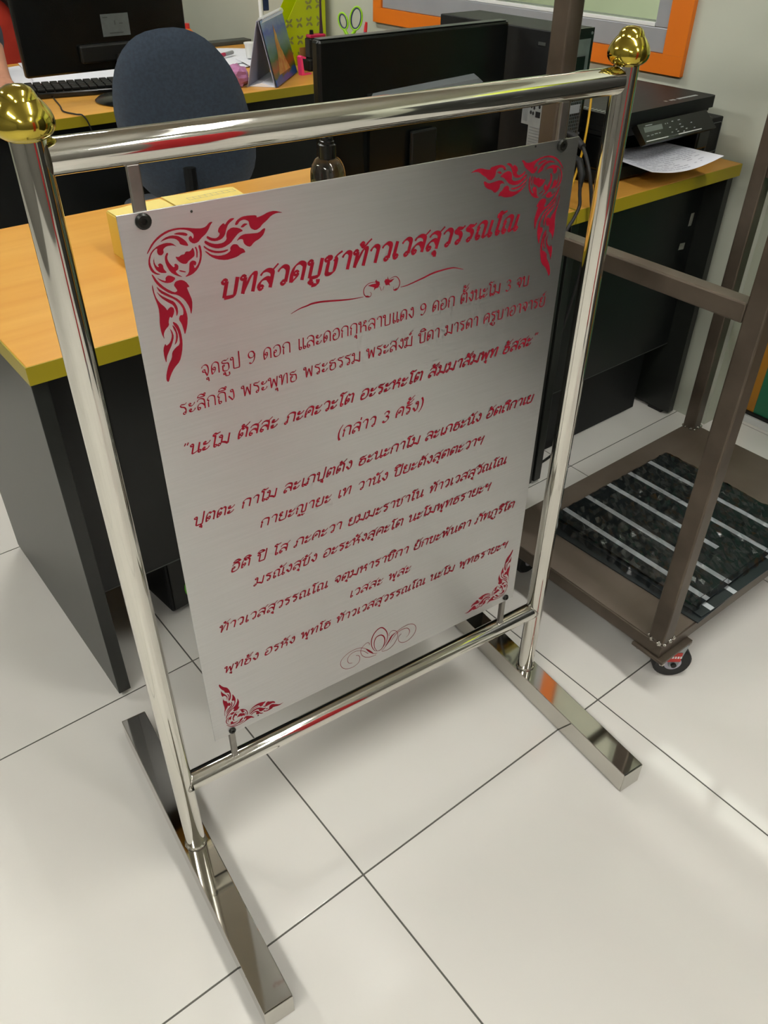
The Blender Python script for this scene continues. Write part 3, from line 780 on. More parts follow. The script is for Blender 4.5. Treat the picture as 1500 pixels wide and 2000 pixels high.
ORN = '20,197 37,167 88,100 165,43 250,9 343,0 445,13 536,37 605,49 654,41 695,4 733,5 703,33 679,73 644,112 592,142 551,179 503,184 466,152 459,118 480,99 496,110 499,130 513,128 517,89 486,56 442,34 375,20 294,22 210,45 122,95 68,151 32,193|166,108 217,74 288,61 355,77 401,113 437,153 451,198 397,179 365,162 358,133 327,102 272,87 213,95|312,53 359,45 427,57 459,79 445,98 389,77 334,62|332,184 287,136 221,122 138,136 69,178 29,243 18,308 35,374 80,414 131,422 73,387 44,324 40,267 64,205 111,164 134,161 123,194 134,228 167,236 192,213 188,179 227,156 295,160|94,228 68,284 79,354 117,402 196,420 163,371 163,331 138,307 110,317 121,345 99,335 82,298 84,254|217,218 189,263 192,331 225,418 283,465 350,496 297,450 279,418 310,407 319,368 296,343 276,346 280,372 262,374 224,315 214,268 236,227|295,272 334,285 361,268 396,269 411,243 458,252 493,214 503,267 498,306 459,327 427,343 405,368 365,360 328,330|548,207 574,208 580,293 561,370 515,442 448,487 362,499 415,463 427,401 436,362 468,344 502,358 508,385 484,407 477,382 480,435 529,387 553,322 557,266|510,217 527,217 538,262 526,328 513,328 522,259|318,412 388,442 380,453 319,428|654,130 645,151 683,186 742,203 804,192 845,159 864,106 894,55 973,10 925,4 885,25 857,59 842,34 789,70 771,112 793,133 778,158 745,173 698,161|625,170 615,197 675,248 744,278 818,280 897,249 938,210 994,163 1051,150 999,112 927,94 874,119 857,161 858,207 812,233 738,231 680,209|606,218 603,240 668,298 739,325 812,331 864,318 859,305 790,310 718,296 649,260|605,274 663,343 731,386 827,413 904,408 955,400 1009,375 1053,374 1032,332 990,312 969,274 920,264 885,293 887,328 834,353 759,356 677,329 633,286|959,77 983,36 1048,8 1122,9 1209,20 1207,46 1272,34 1338,11 1415,8 1516,46 1439,35 1373,51 1318,93 1263,124 1235,153 1182,171 1134,142 1119,105 1117,64 1069,39 1018,48 990,82|1018,110 1059,77 1108,89 1075,103 1048,118|960,243 1002,199 1054,185 1129,193 1218,202 1272,166 1298,168 1274,224 1225,262 1158,285 1109,329 1066,309 1038,275 1036,234 999,227|30,401 47,405 81,481 149,565 234,631 271,621 253,582 239,555 263,519 323,514 368,541 406,609 370,603 386,664 410,754 398,838 376,907 370,819 328,724 265,662 186,632 103,555 56,487|76,439 117,471 166,498 165,464 192,444 226,453 274,488 227,523 168,519 115,488|26,492 33,622 67,701 117,761 132,801 150,780 176,768 203,787 205,830 168,895 149,866 127,922 128,960 79,998 54,1041 55,1105 32,1023 31,924 45,835 48,745 22,620 15,536|56,522 100,578 184,644 270,711 318,795 338,910 316,1018 277,1110 270,1032 260,973 237,924 256,879 292,887 301,828 274,760 223,700 147,648 85,598|48,573 91,629 165,687 219,724 245,790 242,851 218,888 222,822 202,756 149,714 87,652|169,926 218,969 241,1063 242,1178 219,1289 180,1384 107,1444 59,1511 21,1592 0,1561 13,1484 53,1389 101,1323 111,1261 155,1220 208,1195 215,1107 203,1028 171,958|158,961 189,999 205,1092 182,1163 146,1192 174,1135 185,1062 164,1000|118,982 148,1027 159,1093 125,1174 75,1251 49,1296 31,1370 20,1288 24,1199 55,1143 62,1177 111,1145 140,1076 132,1011'
FLO = {'l':[(0.2325,0.9299),(0.2437,0.9334),(0.2536,0.9348),(0.2605,0.9358),(0.2743,0.9350),(0.3001,0.9310),(0.3145,0.9293),(0.3285,0.9286)],'r':[(0.3806,0.9293),(0.3909,0.9296),(0.4130,0.9336),(0.4261,0.9364),(0.4394,0.9376),(0.4590,0.9373),(0.4754,0.9320)],'c1':[(0.3488,0.9416),(0.3414,0.9437),(0.3341,0.9426),(0.3292,0.9382),(0.3291,0.9318),(0.3328,0.9277),(0.3377,0.9271),(0.3392,0.9306),(0.3371,0.9324)],'c2':[(0.3626,0.9409),(0.3688,0.9439),(0.3751,0.9431),(0.3794,0.9362),(0.3780,0.9299),(0.3742,0.9268),(0.3704,0.9284),(0.3709,0.9320)],'a1':[(0.3507,0.9368),(0.3533,0.9308)],'a2':[(0.3570,0.9355),(0.3552,0.9310)]}
LEAF = [[(0.3341,0.9410),(0.3402,0.9415),(0.3457,0.9412),(0.3445,0.9441),(0.3463,0.9462),(0.3470,0.9441),(0.3507,0.9423),(0.3511,0.9389),(0.3489,0.9356),(0.3451,0.9353),(0.3429,0.9331),(0.3433,0.9368),(0.3390,0.9388)],[(0.3573,0.9414),(0.3594,0.9439),(0.3617,0.9430),(0.3618,0.9470),(0.3632,0.9427),(0.3651,0.9412),(0.3720,0.9421),(0.3676,0.9387),(0.3645,0.9380),(0.3658,0.9336),(0.3639,0.9357),(0.3595,0.9361)],[(0.3301,0.9294),(0.3340,0.9290),(0.3371,0.9273),(0.3352,0.9262),(0.3316,0.9273)],[(0.3706,0.9282),(0.3761,0.9292),(0.3749,0.9272),(0.3723,0.9267)]]
SCROLL = [([(0.3348,0.3350),(0.3354,0.3390),(0.3313,0.3425),(0.3254,0.3404),(0.3201,0.3349),(0.3189,0.3270),(0.3218,0.3180),(0.3288,0.3099),(0.3383,0.3053),(0.3485,0.3044)],1),([(0.3503,0.3071),(0.3431,0.3103),(0.3359,0.3199),(0.3289,0.3298),(0.3196,0.3374),(0.3092,0.3405),(0.2954,0.3393),(0.2838,0.3318),(0.2807,0.3222),(0.2844,0.3111),(0.2935,0.3034),(0.3051,0.3015),(0.3146,0.3061),(0.3170,0.3150),(0.3148,0.3221),(0.3096,0.3252)],1),([(0.3330,0.3158),(0.3265,0.3247),(0.3172,0.3323),(0.3068,0.3355),(0.2975,0.3323),(0.2939,0.3244),(0.2960,0.3158),(0.3024,0.3120)],1),([(0.3289,0.3298),(0.3359,0.3199),(0.3431,0.3103)],3),([(0.3503,0.3123),(0.3443,0.3180),(0.3395,0.3323),(0.3401,0.3463),(0.3454,0.3575),(0.3536,0.3628),(0.3607,0.3607),(0.3679,0.3492),(0.3705,0.3363),(0.3682,0.3245),(0.3635,0.3156)],2),([(0.3503,0.3127),(0.3454,0.3231),(0.3448,0.3365),(0.3489,0.3456),(0.3572,0.3459),(0.3633,0.3389),(0.3652,0.3277),(0.3623,0.3163),(0.3563,0.3109),(0.3503,0.3127)],2),([(0.3735,0.3346),(0.3741,0.3400),(0.3800,0.3432),(0.3874,0.3383),(0.3907,0.3293),(0.3891,0.3185),(0.3819,0.3079),(0.3722,0.3032),(0.3600,0.3051)],1),([(0.3588,0.3073),(0.3660,0.3127),(0.3743,0.3240),(0.3790,0.3315),(0.3887,0.3362),(0.4020,0.3403),(0.4156,0.3393),(0.4246,0.3323),(0.4278,0.3218),(0.4242,0.3105),(0.4144,0.3027),(0.4031,0.3024),(0.3942,0.3097),(0.3922,0.3183),(0.3939,0.3231),(0.3981,0.3259)],1),([(0.3660,0.3127),(0.3743,0.3240),(0.3790,0.3315),(0.3863,0.3354)],3),([(0.3763,0.3163),(0.3816,0.3257),(0.3912,0.3334),(0.4022,0.3352),(0.4109,0.3318),(0.4149,0.3230),(0.4127,0.3155),(0.4078,0.3116)],1.3)]

def fill_poly(bm, poly, fn, lift):
    vs = [bm.verts.new(fn(p[0], p[1], lift)) for p in poly]
    for t in tessellate_polygon([[Vector((p[0], p[1], 0)) for p in poly]]):
        try: bm.faces.new([vs[i] for i in t])
        except ValueError: pass
def chaikin(poly):
    out = []
    for a, b in zip(poly, poly[1:] + poly[:1]):
        out.append((a[0] * .78 + b[0] * .22, a[1] * .78 + b[1] * .22)); out.append((a[0] * .22 + b[0] * .78, a[1] * .22 + b[1] * .78))
    return out
def flatfn(x, y, l): return Vector((x, YF - 0.00012 - l, y))
# corner ornaments: one Thai kranok flame motif, mirrored and scaled into the four corners
def ornament(u, z, su, sz, label):
    bm = bmesh.new()
    for k, l in enumerate(ORN.split('|')):
        poly = [tuple(int(v) / 1e4 for v in q.split(',')) for q in l.split()]
        poly = chaikin([(u + a * su, z - b * sz) for a, b in poly])
        fill_poly(bm, poly, flatfn, 2e-6 * k)
    o = obj_flat('corner_ornament', bm, M['red'], plate); o['label'] = label
ornament(0.0800, 1.0463, 1, 1, 'large red flame ornament, upper left corner')
ornament(0.6263, 1.0510, -1, 1, 'large red flame ornament, upper right corner')
ornament(0.0795, 0.2945, 0.645, -0.665, 'small red flame ornament, lower left corner')
ornament(0.6290, 0.2985, -0.645, -0.670, 'small red flame ornament, lower right corner')

def flourish(items, name, label):
    bm = bmesh.new(); zc = [0.0]
    for pts, w, taper in items:
        q = [(v.x, v.y) for v in crom([(a, b, 0) for a, b in pts], 6)]
        ribbon(bm, q, lambda a, t: w * ((0.25 + 0.75 * math.sin(PI * min(1, max(0, t)))) if taper else 1), zc, flatfn)
    return bm
bm = flourish([(FLO['l'], .0011, 1), (FLO['r'], .0011, 1), (FLO['c1'], .0006, 1), (FLO['c2'], .0006, 1), (FLO['a1'], .0003, 0), (FLO['a2'], .0003, 0)], '', '')
for k, l in enumerate(LEAF): fill_poly(bm, l, flatfn, 4e-5 + 2e-6 * k)
obj_flat('title_flourish', bm, M['red'], plate)
bm = flourish([(p_, {1: .00042, 1.3: .0006, 2: .0011, 3: .0017}[w], 1 if w > 1 else 0) for p_, w in SCROLL], '', '')
obj_flat('scroll_flourish', bm, M['red'], plate)

# ================================================================ ON THE NEAR DESKS
ZD = 0.7502
# monitor seen from behind
t = thing('computer_monitor', 'black monitor seen from behind on the near desk, a ledge across its back', 'monitor', (0.776, 0.835, ZD), 0, 'black computer monitors')
def monitor(t, w, zb, zt, tilt=0.0):
    obj('back_shell', bx(-w / 2, w / 2, -0.012, 0.012, zb, zt, 0.006), M['black_gloss'], t)
    obj('screen', bx(-w / 2 + 0.012, w / 2 - 0.012, 0.0122, 0.0135, zb + 0.02, zt - 0.012), M['black_satin'], t)
    obj('top_edge_highlight', bx(-w / 2 + 0.006, w / 2 - 0.006, -0.011, 0.010, zt + 0.0002, zt + 0.0014, 0.0004), M['edge_grey'], t)  # highlight on the shell's top edge, painted as a grey strip
monitor(t, 0.490, 0.045, 0.337)
bm = bmesh.new()
prism(bm, [(-0.020, 0.070), (-0.024, 0.215), (-0.0125, 0.238), (-0.0125, 0.062)], lambda p: Vector((-0.135, p[0] , p[1])), lambda p: Vector((0.150, p[0], p[1])))
obj('vent_hump', bm, M['black_gloss'], t)
bm = bmesh.new(); prism(bm, [(-0.138, 0.2155), (-0.120, 0.2275), (0.150, 0.2365), (0.163, 0.2285), (0.150, 0.2245), (-0.118, 0.2145)], lambda p: Vector((p[0], -0.0290, p[1] + 0.003)), lambda p: Vector((p[0], -0.0122, p[1] + 0.010)))
obj('ledge', bm, M['ledge'], t)
obj('neck', bx(-0.035, 0.035, -0.034, -0.0245, 0.012, 0.16, 0.004), M['black_satin'], t)
bm = bmesh.new(); prism(bm, rr(-0.12, 0.12, -0.09, 0.10, 0.03), lambda p: Vector((p[0], p[1], 0)), lambda p: Vector((p[0], p[1], 0.0115)))
obj('base', bm, M['black_gloss'], t)

# computer tower on the desk, rear towards us
t = thing('computer_tower', 'black computer tower on the near desk, its metal rear ports towards us', 'computer', (1.052, 0.722, ZD), 0, 'black computer towers')
obj('case', bx(0, 0.126, 0.006, 0.355, 0.010, 0.324, 0.002), M['black_tex'], t)
rf = obj('rear_frame', bx(0, 0.126, 0, 0.0058, 0.010, 0.324, 0.001), M['black_gloss'], t)
rp = obj('rear_plate', bx(0.012, 0.116, -0.0012, -0.0002, 0.020, 0.304), M['zinc'], t)
obj('power_unit', bx(0.070, 0.104, -0.0030, -0.0014, 0.246, 0.272, 0.001), M['black_gloss'], rp)
obj('fan_disc', lathe(bmesh.new(), [(0, 0.0018), (0.019, 0.0018), (0.020, 0), (0, 0)], 20, (0, 0, 0), Matrix.Translation((0.040, -0.0014, 0.262)) @ Matrix.Rotation(PI / 2, 4, 'X')), M['black_tex'], rp)
bm = bmesh.new()
for i in range(8): box(bm, 0.064 + i * 0.0062, 0.0652 + i * 0.0062, -0.0036, -0.0028, 0.115, 0.215)
for i in range(14): box(bm, 0.062, 0.112, -0.0028, -0.0020, 0.116 + i * 0.0074, 0.1172 + i * 0.0074)
obj('grille_mesh', bm, M['zinc'], rp)
obj('grille_hole', bx(0.061, 0.113, -0.0018, -0.0013, 0.113, 0.217), M['hole'], rp)
obj('latch', bx(0.074, 0.106, -0.0052, -0.0038, 0.160, 0.178, 0.001), M['alu'], rp)
for i in range(5): obj('port', bx(0.022, 0.044, -0.0030, -0.0013, 0.13 + i * 0.020, 0.142 + i * 0.020, 0.0004), M['black_gloss'], rp)
for i in range(4): obj('slot_cover', bx(0.020, 0.106, -0.0026, -0.0013, 0.030 + i * 0.018, 0.042 + i * 0.018, 0.0004), M['alu'], rp)
for x, z in ((0.006, 0.314), (0.118, 0.314), (0.118, 0.115), (0.006, 0.20)):
    obj('screw', lathe(bmesh.new(), [(0, 0.0018), (0.0028, 0.0014), (0.003, 0), (0, 0)], 10, (0, 0, 0), Matrix.Translation((x, -0.0002, z)) @ Matrix.Rotation(PI / 2, 4, 'X')), M['zinc'], t)
bm = bmesh.new(); prism(bm, [(0.006, 0.085), (0.006, 0.205), (0.068, 0.205), (0.068, 0.140), (0.046, 0.140), (0.046, 0.085)], lambda p: Vector((-0.0006, p[0], p[1])), lambda p: Vector((-0.0001, p[0], p[1])))
lb = obj('label', bm, M['label_grey'], t); lb['label'] = 'pale printed regulation label'
bm = bmesh.new()
for k, (a, b) in enumerate(((0.042, 0.190), (0.034, 0.188), (0.026, 0.186), (0.041, 0.178), (0.033, 0.176), (0.018, 0.180), (0.042, 0.166), (0.035, 0.165), (0.016, 0.192))):
    prism(bm, [(a + 0.0030 * math.cos(q * PI / 4), b + 0.0040 * math.sin(q * PI / 4)) for q in range(8)], lambda p: Vector((-0.0009, p[0], p[1])), lambda p: Vector((-0.0007, p[0], p[1])))
box(bm, -0.0009, -0.0007, 0.014, 0.028, 0.158, 0.170)
obj('symbols', bm, M['ink'], lb)
bm = bmesh.new()
for i in range(8): box(bm, -0.0009, -0.0007, 0.010, 0.042, 0.094 + i * 0.006, 0.0955 + i * 0.006)
for i in range(8): box(bm, -0.0009, -0.0007, 0.051 + i * 0.002, 0.0515 + i * 0.002, 0.146, 0.200)
obj('small_print', bm, M['ink_grey'], lb)
o = obj('label', bx(-0.0006, -0.0001, 0.004, 0.010, 0.250, 0.306), M['label_grey'], t); o['label'] = 'narrow barcode strip'
obj('handle_glint', bx(-0.0008, -0.0001, 0.022, 0.042, 0.296, 0.302), M['edge_grey'], t)  # small grey patch paints the glint of the handle
for xx in (0.012, 0.094):
    for yy in (0.02, 0.31): obj('foot', bx(xx, xx + 0.02, yy, yy + 0.02, 0, 0.0098), M['rubber'], t)

# cables
def cable(name, pts, r, m, label, cat='cable', group=None, smooth=6, seg=10):
    return tag(obj(name, tube(bmesh.new(), pts, r, seg, True, smooth), m, None, True), label, cat, group)
o = cable('power_cable', [(1.083, 0.700, 0.884), (1.082, 0.670, 0.888), (1.070, 0.625, 0.872), (1.062, 0.590, 0.830), (1.066, 0.574, 0.770), (1.074, 0.570, 0.70), (1.08, 0.60, 0.50), (1.06, 0.64, 0.25), (1.10, 0.68, 0.05), (1.13, 0.70, 0.006)], 0.0040, M['rubber'], 'thick black cable hanging over the desk edge, nearer the printer', group='black cables behind the tower')
obj('plug', tb([(1.083, 0.7205, 0.884), (1.083, 0.700, 0.885), (1.076, 0.655, 0.884), (1.068, 0.620, 0.870)], 0.0075, 12), M['rubber'], o, True)
o = cable('power_cable', [(1.052, 0.650, 0.850), (1.042, 0.600, 0.845), (1.032, 0.585, 0.815), (1.030, 0.580, 0.790), (1.028, 0.574, 0.765), (1.012, 0.572, 0.740), (0.985, 0.572, 0.70), (0.95, 0.60, 0.5)], 0.0038, M['rubber'], 'black cable with a moulded plug hanging over the desk edge, nearer the steel plate', group='black cables behind the tower')
obj('plug', tube(bmesh.new(), [(1.070, 0.7195, 0.86), (1.060, 0.690, 0.858), (1.042, 0.602, 0.848), (1.035, 0.586, 0.825), (1.031, 0.582, 0.800)], [0.007, 0.007, 0.008, 0.0075, 0.004], 12, True), M['black_tex'], o, True)
cable('network_cable', [(1.196, 0.722, 0.948), (1.192, 0.716, 0.93), (1.180, 0.706, 0.88), (1.168, 0.700, 0.83), (1.14, 0.69, 0.775), (1.11, 0.68, 0.7535), (1.07, 0.70, 0.7535), (1.02, 0.72, 0.7535)], 0.0027, M['yellow_cable'], 'yellow network cable running down beside the computer tower')
cable('floor_cable', [(1.25, 0.69, 0.004), (1.19, 0.667, 0.004), (1.107, 0.658, 0.004), (1.0, 0.66, 0.004), (0.85, 0.72, 0.004)], 0.0036, M['rubber'], 'black cable lying on the floor tiles under the desk')

# multifunction printer
t = thing('printer', 'black multifunction printer with a side ink tank on the near desk', 'printer', (1.212, 0.655, ZD))
obj('base', bx(0.0, 0.395, 0.012, 0.330, 0.006, 0.034, 0.004), M['black_tex'], t)
obj('back_body', bx(0.0, 0.395, 0.125, 0.330, 0.0342, 0.1290, 0.002), M['black_tex'], t)
for a, b, nm in ((0.0, 0.048, 'left_cheek'), (0.345, 0.395, 'right_cheek')):
    obj(nm, bx(a, b, 0.0, 0.1248, 0.0342, 0.1080, 0.005), M['black_gloss'], t)
obj('slot_roof', bx(0.0, 0.395, 0.02, 0.1248, 0.1185, 0.129, 0.001), M['black_tex'], t)
obj('slot_roof', bx(0.0485, 0.3445, 0.025, 0.1248, 0.098, 0.118, 0.001), M['black_tex'], t)
bm = bmesh.new(); prism(bm, [(0.0, 0.109), (0.0, 0.118), (0.124, 0.118), (0.124, 0.109)], lambda p: Vector((0.0, p[0], p[1])), lambda p: Vector((0.0478, p[0], p[1])))
obj('shoulder', bm, M['black_tex'], t)
bm = bmesh.new(); prism(bm, rr(0.0, 0.395, 0.0, 0.300, 0.012), lambda p: Vector((p[0] , p[1] + 0.005, 0.1295)), lambda p: Vector((p[0], p[1] + 0.005, 0.1555)))
ld = obj('scanner_lid', bm, M['black_tex'], t)
bm = bmesh.new()
r = random.Random(2)
for i in range(13):
    if i in (1, 4): continue
    box(bm, 0.225 + i * 0.010, 0.2335 + i * 0.010, 0.030 + r.uniform(0, .002), 0.040, 0.1557, 0.1559)
obj('lid_marking', bm, M['label_grey'], ld)
bm = bmesh.new()
for i in range(11): box(bm, 0.012, 0.026, 0.040 + i * 0.011, 0.0445 + i * 0.011, 0.1557, 0.1559)
obj('lid_marking', bm, M['label_grey'], ld)
# tilted control panel
mt = Matrix.Translation((0.070, -0.0045, 0.1290)) @ Matrix.Rotation(math.radians(-33), 4, 'X')
bm = bmesh.new(); prism(bm, [(0, 0), (0.270, 0), (0.292, -0.046), (0.014, -0.046)], lambda p: mt @ Vector((p[0], -0.004, p[1])), lambda p: mt @ Vector((p[0], 0.012, p[1])))
cp = obj('control_panel', bm, M['grey_plastic'] if False else M['black_gloss'], t)
obj('display', bx(0.020, 0.088, -0.0048, -0.0042, -0.021, -0.009, 0.0002, mt), M['lcd'], cp)
bm = bmesh.new()
for k, (x, z, w) in enumerate(((0.028, -0.005, 0.026), (0.024, -0.028, 0.009), (0.040, -0.028, 0.009), (0.054, -0.027, 0.011), (0.070, -0.027, 0.006), (0.100, -0.010, 0.003), (0.108, -0.010, 0.003), (0.126, -0.008, 0.006), (0.150, -0.008, 0.009), (0.112, -0.020, 0.006), (0.152, -0.018, 0.006), (0.155, -0.025, 0.010), (0.116, -0.032, 0.005), (0.138, -0.033, 0.006), (0.134, -0.028, 0.005), (0.172, -0.031, 0.006), (0.160, -0.036, 0.006), (0.196, -0.020, 0.006), (0.203, -0.033, 0.006))):
    box(bm, x, x + w, -0.0046, -0.0041, z - 0.0018, z, 0, mt)
obj('key_symbols', bm, M['label_grey'], cp)['kind'] = 'stuff'
obj('trim_line', bx(0.018, 0.100, -0.0047, -0.0041, -0.0415, -0.0395, 0, mt), M['white_plastic'], cp)
obj('trim_line', bx(0.140, 0.232, -0.0047, -0.0041, -0.0415, -0.0395, 0, mt), M['white_plastic'], cp)
obj('trim_line', bx(0.1005, 0.1395, -0.0047, -0.0041, -0.0415, -0.0395, 0, mt), M['edge_grey'], cp)
# ink tank
tk = obj('ink_tank', bx(0.3955, 0.4575, 0.010, 0.250, 0.006, 0.100, 0.003), M['black_tex'], t)
bm = bmesh.new()
q = rr(0.402, 0.452, 0.018, 0.088, 0.006); n_ = len(q)
tube(bm, [(p[0], 0.0090, p[1]) for p in q] + [(q[0][0], 0.0090, q[0][1])], 0.0010, 6)
obj('tank_window_trim', bm, M['grey_plastic'], tk)
obj('badge', bx(0.022, 0.031, -0.0006, -0.0001, 0.0355, 0.047), M['label_grey'], t)
bm = bmesh.new()
for i in range(2):
    for j in range(2): box(bm, 0.024 + i * 0.003, 0.026 + i * 0.003, -0.0009, -0.0007, 0.038 + j * 0.004, 0.0405 + j * 0.004)
obj('badge_print', bm, M['ink'], t)
for xx in (0.02, 0.35):
    for yy in (0.03, 0.28): obj('foot', bx(xx, xx + 0.02, yy, yy + 0.02, 0, 0.0058), M['rubber'], t)

def sheet_mesh(poly_fn, nu, nv, th=0.0004):
    bm = bmesh.new()
    top = [[bm.verts.new(poly_fn(i / nu, j / nv)) for j in range(nv + 1)] for i in range(nu + 1)]
    bot = [[bm.verts.new(poly_fn(i / nu, j / nv) - Vector((0, 0, th))) for j in range(nv + 1)] for i in range(nu + 1)]
    for i in range(nu):
        for j in range(nv):
            bm.faces.new((top[i][j], top[i + 1][j], top[i + 1][j + 1], top[i][j + 1]))
            bm.faces.new((bot[i][j], bot[i][j + 1], bot[i + 1][j + 1], bot[i + 1][j]))
    for i in range(nu):
        bm.faces.new((top[i][0], bot[i][0], bot[i + 1][0], top[i + 1][0])); bm.faces.new((top[i][nv], top[i + 1][nv], bot[i + 1][nv], bot[i][nv]))
    for j in range(nv):
        bm.faces.new((top[0][j], top[0][j + 1], bot[0][j + 1], bot[0][j])); bm.faces.new((top[nu][j], bot[nu][j], bot[nu][j + 1], top[nu][j + 1]))
    return bm
def quad(a, b, c, d, z, wav=0.0, curl=None):
    def f(u, v):
        x = (a[0] * (1 - u) + b[0] * u) * (1 - v) + (d[0] * (1 - u) + c[0] * u) * v
        y = (a[1] * (1 - u) + b[1] * u) * (1 - v) + (d[1] * (1 - u) + c[1] * u) * v
        return Vector((x, y, z + wav * (0.5 + 0.5 * math.sin(6 * u + 4 * v)) + (curl(u, v) if curl else 0)))
    return f
t = obj('printed_sheet', sheet_mesh(quad((1.268, 0.574), (1.482, 0.530), (1.520, 0.720), (1.300, 0.760), 0.797, 0, lambda u, v: 0.012 * u * u * (1 - v) - 0.012 * math.sin(PI * u) * (1 - v) * (1 - v)), 12, 8), M['paper'], None, True)
tag(t, 'white printed sheet sticking out of the printer slot', 'paper')
bm = bmesh.new()
f_ = quad((1.268, 0.574), (1.482, 0.530), (1.520, 0.720), (1.300, 0.760), 0.7974, 0, lambda u, v: 0.012 * u * u * (1 - v) - 0.012 * math.sin(PI * u) * (1 - v) * (1 - v))
r = random.Random(9)
for k in range(16):
    v = 0.06 + k * 0.052
    u = 0.06
    while u < 0.92:
        l = r.uniform(.02, .09)
        ps = [f_(u, v), f_(min(u + l, .95), v), f_(min(u + l, .95), v + 0.018), f_(u, v + 0.018)]
        if r.random() < (0.9 if v > .3 or u < .5 else .25): bm.faces.new([bm.verts.new(p) for p in ps])
        u += l + 0.012
obj('print', bm, M['faint_print'], t)

# spray bottle
t = thing('spray_bottle', 'clear round bottle with a black pump on the long desk in front of the monitor', 'bottle', (0.462, 0.705, ZD + 0.0001))
obj('bottle_body', lathe(bmesh.new(), [(0, 0), (0.030, 0), (0.0325, 0.004), (0.0325, 0.135), (0.0318, 0.148), (0.0285, 0.160), (0.022, 0.169), (0.013, 0.174), (0.012, 0.178), (0, 0.178)], 36), M['pet'], t, True)
obj('collar', lathe(bmesh.new(), [(0.0165, 0.170), (0.0165, 0.194), (0.0135, 0.196), (0.0135, 0.200), (0.0115, 0.201), (0.0115, 0.206), (0.004, 0.208), (0.004, 0.232), (0, 0.232)], 24), M['black_gloss'], t, True)
obj('nozzle', bx(-0.008, 0.008, -0.020, 0.014, 0.2322, 0.246, 0.003), M['black_gloss'], t)
obj('dip_tube', tb([(0, 0, 0.150), (0.002, 0, 0.08), (0.006, 0, 0.006)], 0.0018, 8), M['white_plastic'], t)

# yellow card box with pale paper flaps on top
t = thing('card_box', 'yellow card box behind the upper left corner of the steel plate', 'box', (0.128, 0.745, ZD))
obj('carton', bx(0, 0.235, 0, 0.200, 0, 0.078, 0.001), M['card'], t)
obj('flap', sheet_mesh(quad((0.002, 0.002), (0.112, 0.002), (0.112, 0.205), (0.002, 0.198), 0.0800, 0.001), 4, 4, 0.001), M['card_top'], t)
obj('flap', sheet_mesh(quad((0.1125, 0.002), (0.235, 0.002), (0.262, 0.190), (0.118, 0.214), 0.0800, 0.0015), 4, 4, 0.001), M['card_top'], t)
bm = bmesh.new()
for i in range(9): box(bm, 0.150 + i * 0.0125, 0.1506 + i * 0.0125, 0.158, 0.172, 0.0822, 0.0823)
for y in (0.158, 0.172): box(bm, 0.150, 0.252, y, y + 0.0006, 0.0822, 0.0823)
obj('stamp_frame', bm, M['ink_grey'], t)

# ================================================================ OFFICE CHAIR
t = thing('office_chair', 'navy blue fabric office chair between the two desk rows, its back to us', 'chair', (0.730, 1.80, 0), math.radians(-28), 'office chairs')
def egg(u, w, h):
    return None
bm = bmesh.new()
NU, NV = 24, 16
HH, WW = 0.47, 0.350
def backpt(u, v, side):
    # u angle round the outline, v 0 centre..1 rim
    a = 2 * PI * u
    x = math.copysign(abs(math.cos(a)) ** 0.80, math.cos(a)) * WW / 2 * v * (1 - 0.13 * math.sin(a))
    z = math.copysign(abs(math.sin(a)) ** 0.80, math.sin(a)) * HH / 2 * v
    th = 0.032 * math.sqrt(max(0, 1 - v ** 4))
    y = side * th + 0.25 * (x * x) + 0.12 * z * z
    return Vector((x, y, z))
mb = Matrix.Translation((0, -0.23, 0.80)) @ Matrix.Rotation(math.radians(14), 4, 'X') @ Matrix.Rotation(math.radians(-7), 4, 'Y')
for side in (-1, 1):
    c_ = bm.verts.new(mb @ backpt(0, 0, side)); prev = None
    for j in range(1, 9):
        ring = [bm.verts.new(mb @ backpt(i / 40, j / 8, side)) for i in range(40)]
        for i in range(40):
            if prev is None: bm.faces.new((c_, ring[i], ring[(i + 1) % 40]))
            else: bm.faces.new((prev[i], ring[i], ring[(i + 1) % 40], prev[(i + 1) % 40]))
        prev = ring
bmesh.ops.remove_doubles(bm, verts=bm.verts, dist=1e-5)
obj('backrest', bm, M['blue_fab'], t, True)
bm = bmesh.new(); prism(bm, rr(-0.235, 0.235, -0.21, 0.25, 0.09, 6), lambda p: Vector((p[0], p[1], 0.42)), lambda p: Vector((p[0], p[1], 0.49)))
bmesh.ops.bevel(bm, geom=[e for e in bm.edges if abs(e.verts[0].co.z - e.verts[1].co.z) < 1e-5 and len(e.link_faces) == 2 and e.calc_face_angle(0) > 1], offset=0.018, segments=3, affect='EDGES')
obj('seat', bm, M['blue_fab'], t, True)
obj('back_support', tb([(0, -0.10, 0.405), (0, -0.25, 0.41), (0, -0.275, 0.50), (0, -0.268, 0.70)], 0.017, 10, 4), M['black_tex'], t, True)
obj('gas_column', lathe(bmesh.new(), [(0.0, 0.09), (0.028, 0.09), (0.028, 0.26), (0.016, 0.27), (0.016, 0.419), (0, 0.419)], 20), M['black_gloss'], t, True)
for k in range(5):
    a = 2 * PI * k / 5 + 0.3
    lg = obj('base_leg', tb([(0.0, 0.0, 0.115), (0.28 * math.cos(a), 0.28 * math.sin(a), 0.075)], 0.017, 10), M['black_tex'], t, True)
    mw = Matrix.Translation((0.28 * math.cos(a), 0.28 * math.sin(a), 0.027)) @ Matrix.Rotation(a, 4, 'Z') @ Matrix.Rotation(PI / 2, 4, 'X')
    obj('castor', lathe(bmesh.new(), [(0, -0.022), (0.022, -0.022), (0.027, -0.016), (0.027, 0.016), (0.022, 0.022), (0, 0.022)], 16, (0, 0, 0), mw), M['black_gloss'], lg, True)

